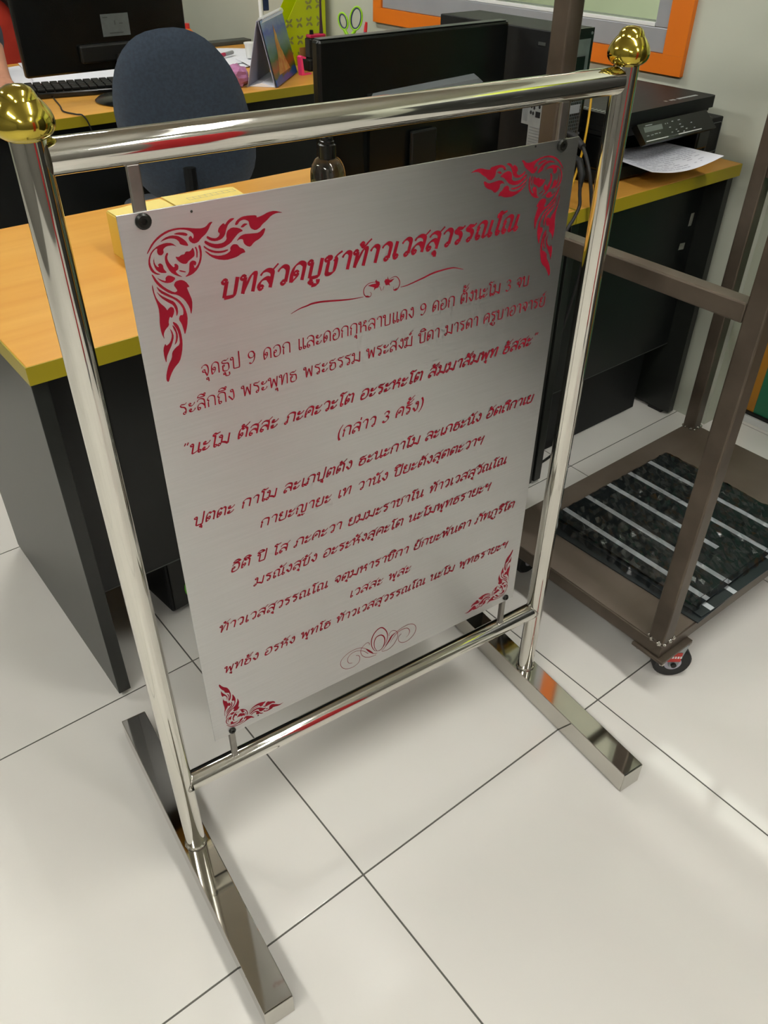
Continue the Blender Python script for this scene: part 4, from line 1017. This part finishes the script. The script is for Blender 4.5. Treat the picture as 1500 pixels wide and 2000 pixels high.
# ================================================================ ON THE FAR DESK
t = thing('computer_monitor', 'large black monitor on the far desk with a grey sticker on its back', 'monitor', (0.715, 2.262, ZD), 0, 'black computer monitors')
monitor(t, 0.545, 0.084, 0.425)
stk = obj('sticker', bx(-0.012, 0.078, -0.0132, -0.0124, 0.176, 0.236), M['label_dark'], t); stk['label'] = 'grey sticker'
bm = bmesh.new()
for x, z, w, h in ((-0.006, 0.226, 0.016, 0.003), (0.030, 0.206, 0.003, 0.012), (0.045, 0.208, 0.012, 0.0025), (0.010, 0.183, 0.045, 0.003)): box(bm, x, x + w, -0.0136, -0.0133, z, z + h)
obj('sticker_print', bm, M['edge_grey'], stk)
obj('vent_hump', bx(-0.10, 0.16, -0.030, -0.0125, 0.110, 0.160, 0.006), M['black_satin'], t)
obj('neck', tb([(0.03, -0.032, 0.13), (0.03, -0.038, 0.09), (0.03, -0.04, 0.014)], 0.020, 12), M['black_satin'], t, True)
obj('base', lathe(bmesh.new(), [(0, 0), (0.115, 0), (0.120, 0.004), (0.112, 0.010), (0.03, 0.014), (0, 0.014)], 36, (0.035, -0.055, 0)), M['black_gloss'], t, True)
cable('monitor_cable', [(0.757, 2.2305, 0.875), (0.775, 2.215, 0.84), (0.79, 2.19, 0.80), (0.80, 2.15, 0.772), (0.76, 2.10, 0.7545), (0.757, 2.080, 0.7545), (0.765, 2.077, 0.72), (0.78, 2.08, 0.60)], 0.0025, M['rubber'], 'thin black cable from the far monitor down over the desk edge')
cable('mouse_cable', [(0.545, 2.36, 0.7535), (0.52, 2.24, 0.7535), (0.50, 2.16, 0.7535), (0.515, 2.10, 0.7535), (0.53, 2.080, 0.750), (0.545, 2.077, 0.71), (0.56, 2.08, 0.6)], 0.0022, M['rubber'], 'thin dark cable hanging over the far desk edge near the left brass finial')
t = thing('keyboard', 'black keyboard lying on the far desk behind the left brass finial', 'keyboard', (0.685, 2.430, ZD), -0.22)
obj('tray', bx(-0.20, 0.20, -0.085, 0.085, 0.0, 0.018, 0.004), M['black_gloss'], t)
k0 = None
for i in range(14):
    for j in range(5):
        x = -0.188 + i * 0.0270; y = -0.072 + j * 0.029
        if k0 is None:
            k0 = obj('key', bx(0, 0.0235, 0, 0.0245, 0, 0.0075, 0.002), M['black_tex'], t); k0.location = (x, y, 0.0182)
        else:
            c = k0.copy(); C.objects.link(c); c.parent = t; c.location = (x, y, 0.0182)
pap = [
 (((0.30, 2.50), (0.58, 2.50), (0.66, 3.02), (0.36, 2.90)), 0.7512, 'large white sheet lying left of the far monitor, under the hand'),
 (((0.55, 2.47), (0.98, 2.52), (1.02, 2.98), (0.67, 3.06)), 0.7540, 'large white sheet lying behind and under the far monitor'),
 (((1.16, 2.46), (1.36, 2.50), (1.42, 2.86), (1.20, 2.86)), 0.7530, 'white sheet beside the blue chair, a marker lying on it'),
 (((1.26, 2.52), (1.50, 2.62), (1.57, 2.84), (1.32, 3.01)), 0.7560, 'curled white sheet near the wall on the far desk'),
 (((1.34, 2.46), (1.52, 2.44), (1.58, 2.60), (1.38, 2.64)), 0.7590, 'topmost white sheet touching the tent calendar'),
]
for q, z, lab in pap:
    tag(obj('paper_sheet', sheet_mesh(quad(*q, z, 0.002), 6, 6, 0.0005), M['paper'], None, True), lab, 'paper', 'papers on the far desk')
t = thing('marker_pen', 'grey and red marker lying on white paper', 'marker', (1.375, 2.70, 0.7626), 0.5)
obj('barrel', tb([(-0.015, 0, 0.007), (0.045, 0, 0.007)], 0.007, 10), M['alu'], t, True)
obj('cap', tb([(-0.048, 0, 0.007), (-0.0155, 0, 0.007)], 0.0075, 10), M['crimson'], t, True)
tag(obj('pencil', tb([(1.20, 2.80, 0.7595), (1.27, 2.74, 0.7595)], 0.0035, 6), M['ink_grey'], None), 'thin grey pencil on the white paper', 'pencil')
# crumpled pink film bag
bm = bmesh.new(); bmesh.ops.create_icosphere(bm, subdivisions=3, radius=0.05)
r = random.Random(4)
for v in bm.verts:
    v.co *= 1 + r.uniform(-0.14, 0.10); v.co.z = max(-0.030, v.co.z * 0.75); v.co.x *= 0.95
o = obj('film_bag', bm, M['purple_film'], None, True); o.location = (1.135, 2.215, ZD + 0.0305)
tag(o, 'crumpled pink plastic bag on the edge of the far desk', 'bag')
# tent calendar
t = thing('desk_calendar', 'tent desk calendar with a landscape picture facing right', 'calendar', (1.19, 2.135, ZD), math.atan2(0.219, 0.233))
LC, HC = 0.295, 0.198
def slab(y0, y1, z0, z1, th, x0, x1, name, m, par):
    bm = bmesh.new(); dy, dz = y1 - y0, z1 - z0; l = math.hypot(dy, dz); ny, nz = dz / l * th, -dy / l * th
    prism(bm, [(y0, z0), (y1, z1), (y1 + ny, z1 + nz), (y0 + ny, z0 + nz)], lambda p: Vector((x0, p[0], p[1])), lambda p: Vector((x1, p[0], p[1])))
    return obj(name, bm, m, par)
slab(0.052, 0.004, 0.0, HC, -0.002, 0.0, LC, 'back_board', M['cal_grey'], t)
slab(-0.046, -0.001, 0.0, HC, -0.002, 0.0, LC, 'front_board', M['cal_grey'], t)
slab(-0.050, -0.004, 0.003, HC, -0.003, 0.002, LC - 0.002, 'page_block', M['ink'], t)
slab(-0.0545, -0.0085, 0.003, HC, -0.0008, 0.0, LC, 'picture_page', M['picture'], t)
sp = bmesh.new()
# golden pagoda silhouette printed on the page
def pg(x, f):  # position on picture page, f = height fraction
    return Vector((x, -0.0560 + 0.0460 * f, 0.003 + (HC - 0.003) * f))
vs = [(0.215, 0.14), (0.185, 0.30), (0.170, 0.45), (0.158, 0.50), (0.146, 0.66), (0.150, 0.70), (0.132, 0.88), (0.122, 0.72), (0.112, 0.66), (0.106, 0.50), (0.100, 0.42), (0.085, 0.30), (0.06, 0.14)]
sp.faces.new([sp.verts.new(pg(a, b)) for a, b in vs])
obj('printed_spire', sp, mat('print_gold', 'd0b460', 0.35, color2='c07a34', scale=40), t)
bm = bmesh.new()
for i in range(24):
    x = 0.012 + i * (LC - 0.024) / 23
    tube(bm, [(x, -0.008 + 0.009 * math.cos(a * PI / 4) , HC + 0.001 + 0.009 * math.sin(a * PI / 4)) for a in range(9)], 0.0008, 5, False)
obj('wire_binding', bm, M['white_plastic'], t)
bm = bmesh.new(); prism(bm, [(-0.044, 0.0), (0.050, 0.0), (0.004, 0.012)], lambda p: Vector((0.01, p[0], p[1] + 0.0005)), lambda p: Vector((LC - 0.01, p[0], p[1] + 0.0005)))
obj('foot_board', bm, M['paper'], t)
# pink bent stand
t = obj('phone_stand', prism(bmesh.new(), [(0.0, 0.0), (0.042, 0.0), (0.046, 0.004), (0.012, 0.006), (0.006, 0.055), (0.020, 0.052), (0.024, 0.057), (0.004, 0.064), (-0.004, 0.060)], lambda p: Vector((p[0], -0.010, p[1])), lambda p: Vector((p[0], 0.010, p[1]))), M['pink'], None)
t.location = (1.425, 2.250, ZD); t.rotation_euler = (0, 0, 0.1)
tag(t, 'bright pink plastic phone stand beside the calendar', 'phone stand')
t = thing('name_card', 'brown card in a holder standing against the lime file', 'card', (1.50, 2.36, ZD))
obj('card', bx(0, 0.085, 0, 0.003, 0.0, 0.070), M['brown_wood'], t)
obj('holder', bx(-0.003, 0.088, -0.008, 0.012, 0, 0.004) , M['clear_pl'], t)
t = thing('clip_tray', 'small clear plastic tray of clips beside the pink stand', 'tray', (1.512, 2.222, ZD))
bm = bmesh.new(); box(bm, 0, 0.07, 0, 0.05, 0, 0.002); box(bm, 0, 0.07, 0, 0.002, 0.002, 0.03); box(bm, 0, 0.07, 0.048, 0.05, 0.002, 0.03); box(bm, 0, 0.002, 0.002, 0.048, 0.002, 0.03); box(bm, 0.068, 0.07, 0.002, 0.048, 0.002, 0.03)
obj('tray', bm, M['clear_pl'], t)
bm = bmesh.new(); r = random.Random(8)
for i in range(30):
    x, y = r.uniform(0.006, 0.06), r.uniform(0.006, 0.04); box(bm, x, x + 0.006, y, y + 0.003, 0.0022 + r.uniform(0, .014), 0.018)
o = obj('clips', bm, M['label_grey'], t); o['kind'] = 'stuff'
# lime magazine file with cut-outs
t = thing('magazine_file', 'lime green magazine file with cut-out sides by the wall', 'file holder', (1.475, 2.425, ZD), 0.02)
prof = [(0.0, 0.0), (0.195, 0.0), (0.195, 0.285), (0.115, 0.285), (0.0, 0.125)]
def zmin(x): return 0.0
for yy in (0.0, 0.080):
    bm = bmesh.new()
    prism(bm, prof, lambda p: Vector((p[0], yy, p[1])), lambda p: Vector((p[0], yy + 0.002, p[1])))
    sp_ = obj('side_panel', bm, M['lime'], t)
    if yy == 0.0:
        bm = bmesh.new(); r = random.Random(6)
        for gx_ in range(4):
            for gz_ in range(5):
                x, z = 0.026 + gx_ * 0.046, 0.030 + gz_ * 0.056
                if z > 0.12 + x * 1.05: continue
                for k in range(4):
                    a = PI / 4 + k * PI / 2 + r.uniform(-.2, .2); cx_, cz_ = x + 0.010 * math.cos(a), z + 0.012 * math.sin(a)
                    prism(bm, [(cx_ + 0.009 * math.cos(a) * math.cos(q) - 0.0045 * math.sin(a) * math.sin(q), cz_ + 0.009 * math.sin(a) * math.cos(q) + 0.0045 * math.cos(a) * math.sin(q)) for q in [m_ * PI / 4 for m_ in range(8)]], lambda p: Vector((p[0], -0.0006, p[1])), lambda p: Vector((p[0], -0.0001, p[1])))
        obj('cut_out', bm, M['olive'], sp_)
obj('spine', bx(0.1932, 0.195, 0.0022, 0.0798, 0.002, 0.285), M['lime'], t)
obj('bottom', bx(0.0, 0.193, 0.0022, 0.0798, 0.0, 0.002), M['lime'], t)
# two-way radio in charger
t = thing('two_way_radio', 'black two-way radio with red knobs and tall aerial on the far desk', 'radio', (1.535, 2.315, ZD))
obj('charger', bx(-0.045, 0.055, -0.03, 0.03, 0, 0.040, 0.006), M['black_tex'], t)
obj('radio_body', bx(-0.03, 0.045, -0.018, 0.018, 0.0402, 0.106, 0.004), M['black_satin'], t)
obj('knob_plate', bx(-0.026, 0.044, -0.016, 0.016, 0.1062, 0.117, 0.003), M['crimson'], t)
obj('volume_knob', lathe(bmesh.new(), [(0, 0), (0.008, 0), (0.007, 0.014), (0, 0.014)], 14, (-0.010, 0, 0.1172)), M['black_gloss'], t)
obj('aerial', tube(bmesh.new(), [(0.034, 0, 0.1172), (0.034, 0, 0.135), (0.034, 0, 0.165), (0.034, 0, 0.28)], [0.0075, 0.0065, 0.0045, 0.003], 12, True), mat('aerial_plum', '2c1420', 0.4), t, True)
obj('sticker', bx(-0.020, -0.008, -0.0305, -0.0301, 0.012, 0.026), M['lime'], t)
# pen cup, scissors, pen
t = thing('pen_cup', 'olive ridged pen cup behind the near monitor', 'cup', (1.60, 2.165, ZD))
bm = bmesh.new(); n = 30
lathe(bm, [(0.0, 0.0), (0.044, 0.0), (0.050, 0.118), (0.047, 0.118), (0.041, 0.004), (0.0, 0.004)], n)
obj('cup_body', bm, M['olive'], t, True)
for z in (0.100, 0.114): obj('rib', tb([(0.0505 * math.cos(a * PI / 12), 0.0505 * math.sin(a * PI / 12), z) for a in range(25)], 0.003, 6), M['olive'], t, True)
t = thing('scissors', 'scissors with lime and navy handles standing in the pen cup', 'scissors', (1.598, 2.175, ZD + 0.012), math.radians(-50), None)
for s, w, h in ((-1, 0.017, 0.026), (1, 0.022, 0.036)):
    cx_, cz_ = s * 0.024, 0.155 + (0.010 if s > 0 else 0)
    ring = [(cx_ + w * math.cos(a * PI / 12) + 0.004 * s * math.sin(a * PI / 12), 0, cz_ + h * math.sin(a * PI / 12)) for a in range(25)]
    hd = obj('handle', tb(ring, 0.0032, 8), M['lime_scis'], t, True)
    ring2 = [(cx_ + (w - 0.0045) * math.cos(a * PI / 12) + 0.004 * s * math.sin(a * PI / 12), 0, cz_ + (h - 0.0045) * math.sin(a * PI / 12)) for a in range(25)]
    obj('handle_grip', tb(ring2, 0.0024, 8), M['navy_pl'], hd, True)
    obj('shank', tb([(cx_ - s * 0.004, 0.001 * s, cz_ - h), (s * 0.006, 0.001 * s, cz_ - h - 0.022), (0, 0.001 * s, 0.085)], [0.006, 0.007, 0.005], 8), M['lime_scis'], t, True)
    obj('blade', prism(bmesh.new(), [(-0.005, 0.088), (0.005, 0.088), (-s * 0.004, 0.0)], lambda p: Vector((p[0], 0.0012 * s, p[1])), lambda p: Vector((p[0], 0.0012 * s + 0.001, p[1]))), M['zinc'], t)
t = thing('pen', 'pen with blue barrel and red cap leaning in the pen cup', 'pen', (1.618, 2.128, ZD + 0.0215), 0)
obj('barrel', tb([(0, 0, 0), (0.006, -0.012, 0.117)], 0.0058, 10), M['blue_cap'], t, True)
obj('cap', tube(bmesh.new(), [(0.006, -0.012, 0.1172), (0.007, -0.014, 0.134), (0.008, -0.016, 0.148)], [0.0064, 0.0060, 0.004], 10, True), M['red_cap'], t, True)
t = thing('white_cup', 'small white cup with a lid beside the calendar at the far desk edge', 'cup', (1.43, 2.60, 0.7645))
obj('cup_body', lathe(bmesh.new(), [(0, 0), (0.020, 0), (0.024, 0.046), (0, 0.046)], 20), M['white_plastic'], t, True)
obj('lid', lathe(bmesh.new(), [(0, 0.0462), (0.027, 0.0462), (0.027, 0.052), (0, 0.055)], 20), M['white_plastic'], t, True)
t = thing('orange_bottle', 'small orange bottle on the far desk behind the blue chair', 'bottle', (1.315, 2.90, 0.7610))
obj('bottle_body', lathe(bmesh.new(), [(0, 0), (0.028, 0), (0.028, 0.065), (0.014, 0.080), (0, 0.080)], 18), M['orange'], t, True)
obj('cap', lathe(bmesh.new(), [(0, 0.0802), (0.013, 0.0802), (0.013, 0.098), (0, 0.098)], 14), M['caster_red'], t, True)
t = thing('lamp_pole', 'slim white pole standing by the wall behind the calendar', 'pole', (1.50, 2.62, ZD))
obj('pole', tb([(0, 0, 0.006), (0, 0, 0.62)], 0.009, 12), M['white_plastic'], t, True)
obj('base', lathe(bmesh.new(), [(0, 0), (0.05, 0), (0.05, 0.006), (0, 0.006)], 24), M['white_plastic'], t, True)
obj('clip', bx(0.010, 0.034, -0.006, 0.006, 0.165, 0.30, 0.003), M['navy_pl'], t)
t = thing('desk_folder', 'dark folder at the back of the far desk against the wall', 'folder', (1.42, 2.90, ZD))
obj('cover', bx(0.05, 0.25, 0.10, 0.165, 0.0, 0.016, 0.002), M['edge_grey'], t)

# ================================================================ PERSON AND RED CHAIR (left edge, behind the far desk)
def skin_mesh(name, joints, edges, m, parent, sub=2, root=0):
    me = bpy.data.meshes.new(name)
    me.from_pydata([j[0] for j in joints], edges, [])
    me.materials.append(m)
    o = bpy.data.objects.new(name, me); C.objects.link(o); o.parent = parent
    md = o.modifiers.new('skin', 'SKIN'); md.use_smooth_shade = True
    for k, j in enumerate(joints):
        r_ = j[1] if isinstance(j[1], tuple) else (j[1], j[1])
        me.skin_vertices[0].data[k].radius = r_
    me.skin_vertices[0].data[root].use_root = True
    s = o.modifiers.new('sub', 'SUBSURF'); s.levels = sub; s.render_levels = sub
    return o
t = thing('person', 'person in dark navy clothes at the left edge, one hand resting on the white paper', 'person', (0.395, 3.20, 0))
J = [((0, 0.02, 0.52), (0.15, 0.11)), ((0, 0.0, 0.68), (0.13, 0.10)), ((0, -0.03, 0.86), (0.15, 0.11)), ((0, -0.06, 1.00), (0.14, 0.09)), ((0, -0.07, 1.10), 0.055), ((0, -0.09, 1.17), 0.060), ((0, -0.10, 1.25), (0.078, 0.095)), ((0, -0.10, 1.33), (0.06, 0.075))]
E_ = [(0, 1), (1, 2), (2, 3), (3, 4), (4, 5), (5, 6), (6, 7)]
def add(j, par):
    J.append(j); E_.append((par, len(J) - 1)); return len(J) - 1
for s, hx, hy in ((1, 0.045, -0.665), (-1, -0.16, -0.55)):
    sh = add(((s * 0.16, -0.06, 1.03), 0.052), 3)
    el = add(((s * 0.15, -0.30, 0.86), 0.040), sh)
    wr = add(((hx + s * 0.012, hy, 0.790), 0.026), el)
    pm = add(((hx, hy - 0.055, 0.780), (0.034, 0.016)), wr)
    for f in range(4):
        fx = (f - 1.5) * 0.020
        ln = (0.030, 0.036, 0.033, 0.025)[f if s > 0 else 3 - f]
        k1 = add(((hx + fx, hy - 0.090, 0.784), 0.0095), pm)
        k2 = add(((hx + fx * 1.15, hy - 0.090 - ln, 0.782), 0.0085), k1)
        k3 = add(((hx + fx * 1.2, hy - 0.090 - ln * 1.7, 0.769), 0.0075), k2)
        add(((hx + fx * 1.2, hy - 0.090 - ln * 2.1, 0.760), 0.0065), k3)
    th = add(((hx - s * 0.036, hy - 0.040, 0.776), 0.011), wr)
    th2 = add(((hx - s * 0.050, hy - 0.075, 0.768), 0.009), th)
    add(((hx - s * 0.046, hy - 0.100, 0.763), 0.008), th2)
    hp = add(((s * 0.09, -0.06, 0.52), 0.085), 0)
    kn = add(((s * 0.11, -0.42, 0.53), 0.060), hp)
    an = add(((s * 0.11, -0.40, 0.10), 0.038), kn)
    add(((s * 0.11, -0.56, 0.045), 0.035), an)
body = skin_mesh('body', J, E_, M['skin'], t)
# clothing
Js = [((0, 0.02, 0.50), (0.165, 0.125)), ((0, 0.0, 0.68), (0.145, 0.115)), ((0, -0.03, 0.86), (0.166, 0.125)), ((0, -0.06, 1.01), (0.155, 0.105)), ((0, -0.07, 1.08), 0.075)]
Es = [(0, 1), (1, 2), (2, 3), (3, 4)]
for s, hx, hy in ((1, 0.045, -0.665), (-1, -0.16, -0.55)):
    a = len(Js); Js += [((s * 0.165, -0.06, 1.03), 0.066), ((s * 0.152, -0.30, 0.865), 0.053), ((hx + s * 0.010, hy + 0.14, 0.808), 0.040)]
    Es += [(3, a), (a, a + 1), (a + 1, a + 2)]
skin_mesh('shirt', Js, Es, M['navy_cloth'], t)
Jt = [((0, 0.02, 0.53), (0.162, 0.122))]; Et = []
for s in (1, -1):
    a = len(Jt); Jt += [((s * 0.09, -0.06, 0.525), 0.098), ((s * 0.11, -0.43, 0.53), 0.073), ((s * 0.11, -0.40, 0.12), 0.055)]
    Et += [(0, a), (a, a + 1), (a + 1, a + 2)]
skin_mesh('trousers', Jt, Et, M['black_tex'], t)
bm = bmesh.new(); bmesh.ops.create_uvsphere(bm, u_segments=20, v_segments=14, radius=0.1, matrix=Matrix.Translation((0, -0.088, 1.300)) @ Matrix.Diagonal((0.92, 1.08, 0.98, 1)))
for v in list(bm.verts):
    if v.co.y < -0.13 and v.co.z < 1.33: v.co.y = max(v.co.y, -0.15); v.co.z = max(v.co.z, 1.325)
obj('hair', bm, M['hair'], t, True)
bm = bmesh.new()
for s in (-1, 1): bmesh.ops.create_icosphere(bm, subdivisions=2, radius=0.011, matrix=Matrix.Translation((s * 0.032, -0.178, 1.262)))
obj('eyes', bm, M['hair'], t, True)
bm = bmesh.new(); bmesh.ops.create_icosphere(bm, subdivisions=2, radius=0.016, matrix=Matrix.Translation((0, -0.190, 1.238)) @ Matrix.Diagonal((0.8, 1, 1.3, 1)))
for s in (-1, 1): bmesh.ops.create_icosphere(bm, subdivisions=2, radius=0.024, matrix=Matrix.Translation((s * 0.086, -0.095, 1.250)) @ Matrix.Diagonal((0.35, .7, 1.2, 1)))
obj('nose_and_ears', bm, M['skin'], t, True)
obj('mouth', bx(-0.022, 0.022, -0.186, -0.178, 1.202, 1.209, 0.002), M['crimson'], t)

t = thing('office_chair', 'chair draped with a red cloth behind the far desk at the left edge', 'chair', (0.86, 3.66, 0), 0.15, 'office chairs')
bm = bmesh.new(); prism(bm, rr(-0.22, 0.22, 0.55, 1.02, 0.10, 6), lambda p: Vector((p[0], -0.03, p[1])), lambda p: Vector((p[0], 0.02, p[1])))
obj('backrest', bm, M['black_tex'], t)
bm = bmesh.new(); prism(bm, [(-0.225, 0.45), (0.19, 0.42), (0.215, 0.60), (0.205, 0.90), (0.17, 1.03), (-0.20, 1.05), (-0.235, 0.8)], lambda p: Vector((p[0], -0.042, p[1])), lambda p: Vector((p[0], -0.032, p[1])))
obj('red_cloth', bm, M['red_cloth'], t)['label'] = 'red cloth draped over the backrest'
obj('strap', tb([(-0.08, -0.062, 0.955), (-0.02, -0.064, 0.91), (0.035, -0.064, 0.83), (0.050, -0.062, 0.72)], [0.020, 0.022, 0.018, 0.006], 10), M['gasket'], t, True)
bm = bmesh.new(); prism(bm, rr(-0.23, 0.23, -0.45, -0.05, 0.07, 4), lambda p: Vector((p[0], p[1] + 0.03, 0.40)), lambda p: Vector((p[0], p[1] + 0.03, 0.46)))
obj('seat', bm, M['black_tex'], t)
obj('gas_column', lathe(bmesh.new(), [(0, 0.03), (0.025, 0.03), (0.025, 0.399), (0, 0.399)], 16, (0, -0.2, 0)), M['black_gloss'], t, True)
for k in range(5):
    a = 2 * PI * k / 5
    obj('base_leg', tb([(0, -0.2, 0.07), (0.26 * math.cos(a), -0.2 + 0.26 * math.sin(a), 0.022)], 0.020, 8), M['black_tex'], t, True)

# dark block added out of frame on the right, so the steel plate mirrors something dark
t = thing('added_dark_block', 'dark cabinet-shaped block added beyond the frame by the right wall for its reflection', 'cabinet', (1.285, -1.80, 0))
obj('body', bx(0, 0.40, 0.0, 1.20, 0.0, 1.80, 0.003), M['cabinet'], t)
for a in (0.004, 0.602):
    d_ = obj('door', bx(-0.018, -0.0005, a, a + 0.594, 0.02, 1.79, 0.002), M['cabinet'], t)
    obj('handle', bx(-0.030, -0.0185, a + (0.39 if a < 0.1 else 0.04), a + (0.40 if a < 0.1 else 0.05), 0.85, 1.0), M['zinc'], d_)

for k in range(5):  # lime blocks added out of view to give the steel yellow-green reflections
    b_ = obj('added_lime_block', bx(0.05, 0.33, 0.62 + k * 0.075, 0.69 + k * 0.075, 1.8005, 2.10, 0.002), M['lime'], None); b_.location = (1.285, -1.80, 0)
    tag(b_, 'lime green block standing on the added dark block, number %d from the wall corner side' % (k + 1) if False else ['first', 'second', 'third', 'fourth', 'fifth'][k] + ' lime green block from the camera side, added out of view for reflections in the steel', 'added_lime_block', 'lime blocks added for reflections')
t = thing('added_red_panel', 'narrow red panel added behind the camera for red streaks in the steel', 'reflection_panel', (0.42, -1.55, 0))  # unseen red panel, added to put red into the steel's reflections
obj('sheet', bx(-0.14, 0.14, -0.002, 0.002, 0.06, 1.70), M['reflection_panel'], t)
obj('base', bx(-0.17, 0.17, -0.06, 0.06, 0.0, 0.0598, 0.01), M['alu'], t)
obj('pole', tb([(0, -0.012, 0.06), (0, -0.012, 1.70)], 0.006, 8), M['alu'], t, True)
t = thing('stool', 'low stool under the person in navy clothes', 'stool', (0.395, 3.22, 0))
obj('seat', lathe(bmesh.new(), [(0, 0.36), (0.17, 0.36), (0.17, 0.39), (0, 0.39)], 24), M['black_tex'], t, True)
for k in range(4):
    a = PI / 4 + k * PI / 2
    obj('leg', tb([(0.12 * math.cos(a), 0.12 * math.sin(a), 0.3598), (0.16 * math.cos(a), 0.16 * math.sin(a), 0.0)], 0.011, 8), M['zinc'], t, True)
